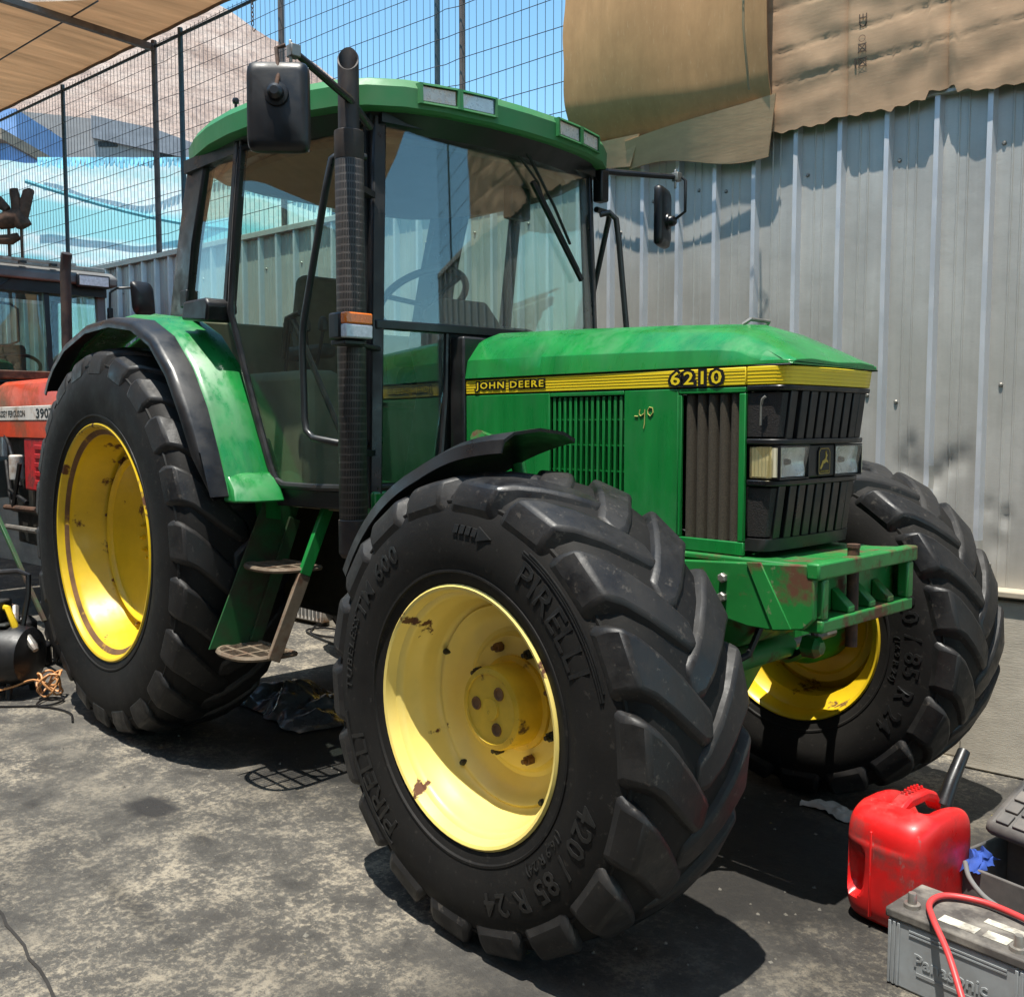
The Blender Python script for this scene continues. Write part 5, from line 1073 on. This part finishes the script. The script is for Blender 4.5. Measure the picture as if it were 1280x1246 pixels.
for k, pts in enumerate(([(-0.3,-0.22,1.3),(-0.1,-0.25,1.2),(0.05,-0.24,0.95)],[(-0.35,-0.2,1.1),(-0.1,-0.26,0.92),(0.2,-0.25,0.85)],[(-0.25,-0.22,0.9),(0.0,-0.27,0.82),(0.12,-0.26,1.1)])):
    q = MB(); q.tube(pts, 0.014, 8); r_(q, 'hose', 'black')
q = MB(); q.bx(-0.3,1.3,-0.16,0.16,0.55,0.80); r_(q, 'frame', 'chassis', bev=0.02)
for z in (0.80,0.67): 
    q = MB(); q.tube([(-0.2,-0.26,z),(0.45,-0.27,z+0.02)], 0.018, 8); r_(q, 'frame_pipe', 'steel' if z < 0.7 else 'rust')
# cab
def cpil(y, x0, x1, name='cab_pillar', w=0.06): q = MB(); q.bar((x0,y,1.0),(x1,y,2.33),w,w); r_(q, name, 'grey', bev=0.008)
cpil(0.50,-0.40,-0.46); cpil(-0.50,-0.40,-0.46); cpil(0.52,-1.5,-1.45); cpil(-0.52,-1.5,-1.45)
q = MB(); q.loft([[(x,y,z) for x, y in ((-0.36,-0.60),(-0.36,0.60),(-1.6,0.62),(-1.6,-0.62))] for z in (2.34,2.40)]+[[(x,y,2.435) for x, y in ((-0.40,-0.57),(-0.40,0.57),(-1.57,0.59),(-1.57,-0.59))]]); rf = r_(q, 'cab_roof', 'grey', bev=0.012)
q = MB(); q.loft([[(x,y,z) for x, y in ((-0.44,-0.54),(-0.44,0.54),(-1.55,0.56),(-1.55,-0.56))] for z in (2.437,2.475)]); q.build('roof_plate', mat['steel'], rf, bev=0.008)
for y in (-0.45,-0.25,-0.05,0.15): b_ = MB(); b_.bx(-0.385,-0.33,y-0.02,y+0.02,2.437,2.455); b_.build('roof_clip', mat['black'], rf)
q = MB(); q.bx(-0.375,-0.335,-0.60,0.30,2.455,2.472); q.build('gutter', mat['steel'], rf)
q = MB(); q.bx(-0.36,-0.325,0.30,0.53,2.315,2.405); wl_ = q.build('cab_work_light', mat['black'], rf, bev=0.008)
q = MB(); q.bx(-0.326,-0.318,0.315,0.515,2.328,2.392); q.build('work_light_lens', mat['whitelens'], rf)
q = MB(); q.bx(-0.47,-0.40,-0.53,0.53,2.26,2.335); r_(q, 'windscreen_header', 'black')
q = MB(); q.bx(-0.44,-0.36,-0.52,0.52,1.655,1.715); r_(q, 'windscreen_sill', 'rust', bev=0.008)
q = MB(); q.grid(lambda u, v: (-0.405-0.045*v, -0.47+0.94*u, 1.715+0.55*v), 4, 4, (-0.004,0,0)); q.build('windscreen', mat['screen'], RT)
q = MB(); q.bar((-0.395,0.12,1.71),(-0.44,0.12,2.27),0.035,0.03); r_(q, 'windscreen_post', 'black')
for s_ in (-1, 1):
    q = MB(); q.grid(lambda u, v: (-0.45-1.0*u, s_*0.52, 1.15+1.15*v), 3, 3, (0,-s_*0.004,0)); q.build('side_glass', mat['glass'], RT)
q = MB(); q.grid(lambda u, v: (-1.48, -0.48+0.96*u, 1.4+0.9*v), 3, 3, (-0.004,0,0)); q.build('rear_glass', mat['glass'], RT)
q = MB(); q.bx(-1.5,-0.42,-0.52,0.52,0.85,1.10); r_(q, 'cab_floor', 'interior')
q = MB(); q.bx(-1.2,-0.85,-0.22,0.22,1.35,1.46); r_(q, 'seat', 'interior', bev=0.03); q = MB(); q.bx(-1.28,-1.18,-0.22,0.22,1.46,1.95); r_(q, 'seat_back', 'interior', bev=0.03)
c_ = Vector((-0.66,-0.05,1.74)); q = MB(); q.tube([c_+Vector((0.6*math.cos(a),math.sin(a),0.5*math.cos(a)))*0.19 for a in [2*math.pi*k/28 for k in range(28)]], 0.013, 8, closed=True); r_(q, 'steering_wheel', 'black')
q = MB(); q.tube([(-0.66,-0.05,1.74),(-0.45,-0.05,1.4)], 0.025, 8); r_(q, 'steering_column', 'black')
q = MB(); q.tube([(-0.40,-0.12,2.33),(-0.37,-0.22,2.26),(-0.365,-0.42,2.10)], 0.007, 6); r_(q, 'wiper', 'black')
q = MB(); q.tube([(-0.47,-0.25,2.18),(-0.47,-0.10,2.17),(-0.46,-0.06,2.14),(-0.46,-0.06,1.92),(-0.47,-0.12,1.89),(-0.5,-0.5,1.87)], 0.009, 8); r_(q, 'inner_rail', 'black')
# stack
q = MB(); q.tube([(0.0,0.10,1.5),(0.0,0.10,1.9),(0.0,0.105,2.35),(0.012,0.105,2.42),(0.035,0.105,2.475)], [0.034,0.034,0.034,0.034,0.034], 18); r_(q, 'exhaust_stack', 'exhaust')
# mirror
q = MB(); q.tube([(-0.40,0.55,2.17),(-0.40,0.555,2.30),(-0.385,0.60,2.335),(-0.36,0.70,2.345),(-0.345,0.74,2.33)], 0.009, 8); mr = r_(q, 'mirror_arm', 'black')
q = MB(); q.bx(-0.42,-0.385,0.535,0.57,2.10,2.19); q.build('mirror_clamp', mat['black'], mr, bev=0.006)
q = MB(); secs = []
for d, s_ in ((0,0.98),(0.006,1),(0.02,0.98),(0.045,0.72),(0.055,0.3)):
    secs.append([(-0.36+d, 0.775+math.copysign(abs(math.cos(a))**0.4,math.cos(a))*0.085*s_-0.02*math.sin(a), 2.27+math.copysign(abs(math.sin(a))**0.4,math.sin(a))*0.125*s_) for a in [2*math.pi*k/28 for k in range(28)]])
q.loft(secs); q.build('mirror', mat['black'], mr, ang=50)
# wheels
def rwheel(x, y, R0, w, rr, nl):
    q = MB(); q.lathe([(rr,-w*0.8),(rr+0.02,-w),(R0*0.85,-w*1.08),(R0-0.03,-w*0.9),(R0,0),(R0-0.03,w*0.9),(R0*0.85,w*1.08),(rr+0.02,w),(rr,w*0.8)], 48); t_ = q.build('tyre', mat['tyre'], RT, ang=45, loc=(x,y,R0))
    q = MB(); q.lathe([(rr+0.015,-w*0.9),(rr,-w*0.85),(rr-0.03,-w*0.4),(rr*0.6,-w*0.2),(0.0,-w*0.25)], 36); q.build('rim', mat['chassis'], t_)
    s2 = [(0,R0-0.02,0,R0+0.03,0.25,0.02,0.03),(w*0.5,R0-0.02,w*0.5,R0+0.028,0.13,0.025,0.035),(w*0.92,R0-0.04,w*0.95,R0+0.01,0,0.03,0.04),(w,R0-0.1,w*1.08,R0-0.06,-0.01,0.03,0.04)]
    for mir in (-1, 1):
        me = lug_mesh(s2, mir); me.materials.append(mat['lug'])
        for k in range(nl): o = link('lug', me, None, t_); o.rotation_euler = (0, 2*math.pi*(k+(0.5 if mir > 0 else 0))/nl, 0)
rwheel(1.30, 0.36, 0.38, 0.09, 0.21, 14); rwheel(1.30, -0.34, 0.38, 0.09, 0.21, 14); rwheel(-1.15, 0.62, 0.74, 0.18, 0.42, 18); rwheel(-1.15, -0.62, 0.74, 0.18, 0.42, 18)

# -------- scorched wooden-looking scrap on two rods, behind the red tractor's roof
q = MB(); b0 = Vector((-3.86,-0.03,0))
rp = thing('rusty_scrap_piece', 'gnarled rusty brown scrap piece on two rods behind the red tractor roof', 'scrap metal', (-3.86,-0.03,2.45))
def lump(pts, rad, name):
    q = MB(); q.tube([Vector(p) for p in pts], rad, 9)
    q.v = [tuple(Vector(p)+Vector((mnoise.noise(Vector(p)*22), mnoise.noise(Vector(p)*22+Vector((5,0,0))), mnoise.noise(Vector(p)*22+Vector((0,7,0)))))*0.014) for p in q.v]
    q.build(name, mat['rust'], rp, ang=60)
lump([(-0.10,-0.12,0.42),(-0.05,-0.06,0.45),(0,0.0,0.47),(0.02,0.03,0.40)], [0.05,0.07,0.08,0.06], 'body')
lump([(0.0,0.01,0.46),(-0.01,-0.01,0.58),(-0.02,-0.02,0.68)], [0.06,0.035,0.03], 'prong'); lump([(0.01,0.02,0.48),(0.04,0.05,0.60),(0.03,0.07,0.66),(0.05,0.08,0.67)], [0.05,0.04,0.04,0.03], 'prong')
lump([(-0.14,-0.16,0.56),(-0.10,-0.10,0.58),(-0.05,-0.06,0.52)], [0.045,0.045,0.03], 'arm'); lump([(-0.12,-0.13,0.30),(-0.04,-0.05,0.30),(0.0,0.0,0.33)], [0.03,0.04,0.025], 'arm')
for dx in (-0.055, 0.012): q = MB(); q.tube([(dx,dx*1.05,-0.02),(dx,dx*1.05,0.40)], 0.012, 8); q.build('rod', mat['rust'], rp)

# -------- clutter at the left, by the rear wheel
ac = thing('air_compressor', 'black compressor tank with yellow fittings beside the rear wheel', 'compressor', (-1.02,-1.08,0), R(40))
q = MB(); q.lathe([(0,-0.24),(0.08,-0.235),(0.14,-0.21),(0.155,-0.17),(0.155,0.12),(0.14,0.16),(0.08,0.185),(0,0.19)], 32, axis='X', c=(0,0,0.20)); q.build('tank', mat['blackmet'], ac)
q = MB(); q.bx(-0.14,0.08,-0.07,0.07,0.35,0.37); q.bx(-0.10,0.04,-0.055,0.055,0.371,0.48); q.build('pump', mat['chassis'], ac, bev=0.01)
mat['yel3'] = M('yellow_plastic', (0.70,0.47,0.02), 0.4, var=0.15, scale=8, dirt=(0.1,0.08,0.04), damt=0.35, dscale=8)
q = MB(); q.tube([(-0.16,0.03,0.42),(-0.05,0.0,0.45),(0.06,-0.02,0.44),(0.10,-0.03,0.36),(0.11,-0.03,0.30)], 0.017, 8); q.build('yellow_handle', mat['yel3'], ac)
q = MB(); q.tube([(-0.2,0.0,0.60),(0.10,0.02,0.62),(0.145,0.03,0.60),(0.14,0.03,0.5),(0.12,0.0,0.33)], 0.014, 8); q.build('frame_handle', mat['blackmet'], ac)
for x, y in ((-0.15,-0.10),(-0.15,0.10),(0.1,-0.10),(0.1,0.10)): q = MB(); q.tube([(x,y,0),(x,y*0.8,0.11)], 0.015, 8); q.build('foot', mat['black'], ac)
q = MB(); q.tube([(0.16,-0.02,0.30),(0.20,-0.04,0.26),(0.22,-0.05,0.24)], [0.018,0.022,0.014], 10); q.build('coupling', mat['steel'], ac)
mat['ocable'] = M('orange_cable', (0.55,0.26,0.10), 0.5, var=0.15, scale=10)
q = MB(); cx, cy = -0.78, -0.93
pts = [(-1.05,-1.24,0.34),(-0.96,-1.20,0.30),(-0.92,-1.18,0.14),(-0.90,-1.16,0.06),(-0.85,-1.08,0.07),(-0.80,-1.0,0.10)]
for k in range(46): a = k*0.62; pts.append((cx+0.055*math.cos(a)*(1+0.25*math.sin(k*1.7)), cy+0.05*math.sin(a)*(1+0.2*math.cos(k*2.3)), 0.075+0.055*math.sin(a*0.83+k*0.3)))
sm = []
for i in range(len(pts)-1):
    p0, p1 = Vector(pts[i]), Vector(pts[i+1]); pm = Vector(pts[i-1]) if i else p0; p2 = Vector(pts[min(i+2, len(pts)-1)])
    for t in (0, 0.25, 0.5, 0.75): sm.append(0.5*((2*p0)+(p1-pm)*t+(2*pm-5*p0+4*p1-p2)*t*t+(-pm+3*p0-3*p1+p2)*t**3))
q.tube(sm, 0.0055, 6); tag(q.build('orange_cable', mat['ocable'], ang=60), 'tangled orange cable lying beside the black compressor', 'cable')
def spline(pts, n=6):
    out = []; pts = [Vector(p) for p in pts]
    for i in range(len(pts)-1):
        p0, p1 = pts[i], pts[i+1]; pm = pts[i-1] if i else p0*2-p1; p2 = pts[i+2] if i+2 < len(pts) else p1*2-p0
        for k in range(n):
            t = k/n; out.append(0.5*((2*p0)+(p1-pm)*t+(2*pm-5*p0+4*p1-p2)*t*t+(-pm+3*p0-3*p1+p2)*t**3))
    return out+[pts[-1]]
q = MB(); q.tube(spline([(-1.3,-1.35,0.006),(-0.95,-1.33,0.006),(-0.74,-1.13,0.006),(-0.63,-0.98,0.008),(-0.68,-0.90,0.012),(-0.74,-0.96,0.014),(-0.66,-1.03,0.01),(-0.55,-0.98,0.006),(-0.42,-0.96,0.006),(-0.28,-1.0,0.006)]), 0.0055, 6)
tag(q.build('black_cable', mat['black'], ang=60), 'thin black cable looping on the ground by the rear tyre', 'cable')
q = MB(); q.bar((-1.62,-0.90,0.85),(-1.22,-0.80,0.30),0.022,0.018); tag(q.build('green_bar', mat['stepgreen'], bev=0.003), 'slim green bar leaning between red tractor and compressor', 'bar')
jb = thing('parts_heap', 'heap of dark oily machine parts on the ground below the red tractor', 'machine parts', (-1.75,-0.85,0))
rnd = random.Random(5)
for k in range(16):
    x, y = rnd.uniform(-0.65,0.25), rnd.uniform(-0.28,0.15); h = rnd.uniform(0.10,0.45); q = MB(); kind = k % 3
    if kind == 0: q.bx(x-0.08,x+0.08,y-0.06,y+0.06,0,h*0.7)
    elif kind == 1: q.lathe([(0,0),(0.07,0),(0.075,0.02),(0.075,h*0.6),(0.04,h*0.68),(0,h*0.68)], 16, axis='Z', c=(x,y,0))
    else: q.tube([(x-0.12,y,h*0.4),(x,y+0.05,h),(x+0.13,y,h*0.5),(x+0.16,y-0.03,0.02)], 0.022, 8)
    q.build(('casting','canister','pipe')[kind], mat[('chassis','blackmet','rust','steel')[k % 4] if k % 5 else 'black'], jb, bev=0.006)

# -------- under the green tractor
mat['plastic'] = M('grey_plastic_film', (0.10,0.105,0.11), 0.28, var=0.3, scale=5, coat=0.3)
def film(u, v):
    x = -0.15+u*0.75; y = -0.34+v*0.42; p = Vector((x*6, y*6, 0.4)); w_ = math.sin(math.pi*u)*math.sin(math.pi*v)
    return (x+0.05*mnoise.noise(p+Vector((3,0,0))), y+0.06*mnoise.noise(p*1.3), 0.008+w_*(0.05+0.11*abs(mnoise.noise(p*1.1))+0.05*abs(mnoise.noise(p*2.7))))
q = MB(); q.grid(film, 56, 40); tag(q.build('plastic_film', mat['plastic'], ang=50), 'crumpled grey plastic film on the ground under the tractor', 'plastic film')
q = MB(); q.tube(spline([(-1.35,0.95,0.01),(-1.15,0.80,0.01),(-0.9,0.86,0.012),(-0.95,0.98,0.015),(-1.2,0.95,0.015),(-1.25,0.82,0.012),(-0.95,0.75,0.01),(-0.6,0.72,0.008),(-0.3,0.60,0.008)]), 0.007, 6)
tag(q.build('wire_coil', mat['black'], ang=60), 'dark wire coil on lit ground seen between the wheels', 'wire')
hb = thing('ribbed_heater_box', 'pale ribbed metal box on the ground beyond the entry steps', 'metal box', (-1.55,1.0,0), WA)
q = MB(); q.bx(-0.25,0.25,-0.06,0.06,0.03,0.26); q.build('casing', mat['decal'], hb, bev=0.008)
for k in range(12): q = MB(); q.bx(-0.23+k*0.04,-0.21+k*0.04,-0.068,-0.06,0.06,0.23); q.build('rib', mat['grey'], hb)
for x in (-0.2,0.2): q = MB(); q.bx(x-0.02,x+0.02,-0.05,0.05,0,0.03); q.build('foot', mat['black'], hb)
mat['rag'] = M('rag_white', (0.42,0.40,0.37), 0.9, var=0.3, scale=12)
q = MB(); q.grid(lambda u, v: (2.50+u*0.26, 0.50+v*0.07*(0.4+math.sin(math.pi*u))+0.02*math.sin(u*7), 0.006+0.022*abs(mnoise.noise(Vector((u*7,v*4,2))))+0.01*math.sin(math.pi*v)), 26, 8)
tag(q.build('pale_rag', mat['rag'], ang=50), 'dirty pale rag lying in the shadow near the far front tyre', 'rag')
q = MB(); q.tube(spline([(2.75,0.53,0.006),(2.86,0.40,0.006),(2.95,0.30,0.008),(3.02,0.22,0.006)]), 0.004, 6); tag(q.build('white_cord', mat['rag']), 'thin pale cord running from the rag to the red can', 'cord')

# -------- red jerry can
mat['canred'] = M('can_red', (0.62,0.012,0.012), 0.36, var=0.18, scale=5, dirt=(0.09,0.035,0.03), damt=0.41, dscale=7, dedge=0.10, coat=0.1, speck=((0.30,0.10,0.09), 0.62, 40, (1,1,0.4)))
jc_ = thing('jerry_can', 'red plastic fuel can with side grip standing near the far front tyre', 'fuel can', (3.105,0.025,0), R(-6))
jc_.scale = (1.08, 1.08, 1.07)
def sq(a, e): return math.copysign(abs(a)**e, a)
def superblob(hx, hy, z0, z1, e1, e2, fn=None, nu=96, nv=64):
    secs = []
    for j in range(nv+1):
        b_ = -math.pi/2+math.pi*j/nv; cb, sb = sq(math.cos(b_), e1), sq(math.sin(b_), e1)
        ring = []
        for i in range(nu):
            a = 2*math.pi*i/nu; p = Vector((hx*cb*sq(math.cos(a), e2), hy*cb*sq(math.sin(a), e2), (z0+z1)/2+(z1-z0)/2*sb))
            ring.append(fn(p) if fn else p)
        secs.append(ring)
    q = MB(); q.loft(secs); return q
def canfn(p):
    # grip recess on the left (-x) face and a valley across the top
    if p.y < 0:
        d = ((p.x+0.072)/0.030)**2+((p.z-0.130)/0.066)**2
        if d < 1: p = p+Vector((0.012*(1-d), 0.045*(1-d)**0.4, 0))
    d = ((p.x+0.005)/0.055)
    v = math.exp(-d*d*1.2)
    if p.z > 0.17 and p.y > -0.06: p = p-Vector((0,0,0.105*v*min(1,(p.z-0.17)/0.08)*min(1,(p.y+0.06)/0.03)))
    if p.z > 0.22: p = p+Vector((0,0,0.012*math.cos(p.y*18)))
    s_ = abs(p.y+0.055)
    if p.z < 0.10 and p.z > 0.05: p = p*1.0
    return p
q = superblob(0.110, 0.140, 0.0, 0.300, 0.34, 0.42, canfn); q.build('body', mat['canred'], jc_, ang=60)
q = MB(); q.loft([[(-0.026,y,z-0.006),(0.016,y,z-0.006),(0.016,y,z+0.022),(-0.026,y,z+0.022)] for y, z in ((-0.085,0.262),(-0.05,0.284),(-0.02,0.296),(0.06,0.298),(0.10,0.284),(0.125,0.25))]); q.build('handle', mat['canred'], jc_, bev=0.007)
for k in range(6):
    for dx in (-0.016,-0.004): b_ = MB(); y = -0.012+k*0.014; b_.lathe([(0,0.006),(0.003,0.0055),(0.0042,0)], 8, axis='Z', c=(dx,y,0.3235-0.01*(abs(y-0.03)/0.06)**2)); b_.build('grip_stud', mat['canred'], jc_)
q = MB(); q.bx(-0.024,-0.018,-0.1415,-0.130,0.03,0.25); q.build('seam', mat['canred'], jc_, bev=0.002)
q = MB(); q.tube([(0.02,0.125,0.265),(0.02,0.16,0.32),(0.012,0.235,0.385)], [0.020,0.018,0.016], 14); q.build('spout', mat['black'], jc_)

# -------- battery, jump lead, toolbox
mat['batt'] = M('battery_grey', (0.30,0.32,0.33), 0.5, var=0.12, scale=6, dirt=(0.15,0.14,0.13), damt=0.42, dscale=5, dedge=0.2)
mat['battop'] = M('battery_top', (0.07,0.063,0.057), 0.75, var=0.4, scale=12, dirt=(0.24,0.22,0.19), damt=0.45, dscale=7, dedge=0.1)
bt = thing('car_battery', 'dusty grey vehicle battery at the lower right corner beside the red can', 'battery', (3.385,-0.255,0), R(-3))
q = MB(); q.bx(-0.165,0.165,-0.085,0.085,0,0.165); bb = q.build('case', mat['batt'], bt, bev=0.006)
q = MB(); q.bx(-0.170,0.170,-0.090,0.090,0.166,0.190); q.build('lid', mat['battop'], bt, bev=0.005)
for x in (-0.158,-0.147,-0.136,0.136,0.147,0.158): q = MB(); q.bx(x-0.0035,x+0.0035,-0.0885,-0.085,0.005,0.160); q.build('case_rib', mat['batt'], bb, bev=0.001)
for z in (0.150,0.141): q = MB(); q.bx(-0.11,0.115,-0.0875,-0.085,z-0.002,z+0.002); q.build('case_line', mat['batt'], bb)
text('lettering', 'Panasonic', lambda u, v, w: (-0.095+u,-0.0848-w,0.070+v), mat['batt'], bb, width=0.17, extrude=0.0025, offset=0.012)
q = MB(); q.bx(-0.09,0.08,-0.0868,-0.085,0.048,0.056); q.build('case_line', mat['batt'], bb)
for x, y in ((-0.125,-0.045),(0.125,-0.055)):
    q = MB(); q.lathe([(0,0.225),(0.009,0.225),(0.010,0.222),(0.011,0.20),(0.019,0.199),(0.020,0.190),(0,0.190)], 18, axis='Z', c=(x,y,0)); q.build('terminal', mat['steel'], bt)
mat['label'] = M('dirty_label', (0.50,0.48,0.40), 0.8, var=0.3, scale=30, dirt=(0.16,0.14,0.12), damt=0.45, dscale=14)
for x0, x1, y0, y1 in ((-0.055,0.03,-0.06,-0.025),(0.02,0.13,0.01,0.035),(0.045,0.10,-0.055,-0.02)): q = MB(); q.bx(x0,x1,y0,y1,0.1905,0.1915); q.build('label', mat['label'], bt)
mat['lead'] = M('red_lead', (0.55,0.05,0.05), 0.45, var=0.12, scale=10)
q = MB(); q.tube(spline([(3.72,-0.27,0.19),(3.60,-0.235,0.205),(3.474,-0.19,0.205),(3.376,-0.172,0.203),(3.300,-0.205,0.203),(3.290,-0.27,0.203),(3.33,-0.345,0.205),(3.40,-0.42,0.17),(3.49,-0.52,0.09),(3.60,-0.64,0.03),(3.80,-0.80,0.012)], 8), 0.0075, 10)
tag(q.build('jump_lead', mat['lead'], ang=60), 'red jump lead looped over the grey battery', 'cable')
q = MB(); q.tube(spline([(3.265,0.0,0.21),(3.30,-0.06,0.20),(3.36,-0.13,0.199),(3.42,-0.17,0.199)]), 0.0065, 8); tag(q.build('grey_lead', mat['grey'], ang=60), 'thin grey lead running from toolbox onto the battery top', 'cable')
mat['tbox'] = M('toolbox_black', (0.05,0.05,0.052), 0.55, var=0.25, scale=8, dirt=(0.19,0.17,0.15), damt=0.46, dscale=5, dedge=0.2)
tb = thing('toolbox', 'open black plastic toolbox with ribbed lid behind the battery', 'toolbox', (3.40,0.20,0), R(-10))
for b_ in ((-0.20,0.25,-0.15,0.15,0,0.012),(-0.20,-0.19,-0.15,0.15,0.0125,0.17),(0.24,0.25,-0.15,0.15,0.0125,0.17),(-0.189,0.239,-0.15,-0.14,0.0125,0.17),(-0.189,0.239,0.14,0.15,0.0125,0.17)): q = MB(); q.bx(*b_); q.build('box_wall', mat['tbox'], tb, bev=0.004)
lid = MB(); LM = Matrix.Translation((-0.19,0.02,0.195)) @ Matrix.Rotation(R(24),4,'X') @ Matrix.Rotation(R(3),4,'Y')
def lidbox(*b_): q = MB(); q.bx(*b_); q.v = [tuple(LM @ Vector(p)) for p in q.v]; return q
lo_ = lidbox(0.0,0.46,0.0,0.33,0.0,0.045).build('lid', mat['tbox'], tb, bev=0.02)
for i in range(9):
    for j in range(6): lidbox(0.03+i*0.046,0.066+i*0.046,0.02+j*0.05,0.06+j*0.05,0.045,0.053).build('lid_rib', mat['tbox'], lo_, bev=0.002)
mat['blue'] = M('blue_cloth', (0.025,0.07,0.32), 0.85, var=0.3, scale=15)
q = MB(); q.grid(lambda u, v: (3.225+0.055*u+0.02*mnoise.noise(Vector((u*5,v*5,1))), 0.06+0.12*v, 0.165+0.035*math.sin(math.pi*v)*math.sin(math.pi*u)+0.02*mnoise.noise(Vector((u*6,v*6,7)))-0.06*max(0,0.25-u)), 16, 16)
tag(q.build('blue_cloth', mat['blue'], ang=60), 'blue cloth bunched at the toolbox edge by the red can', 'cloth')
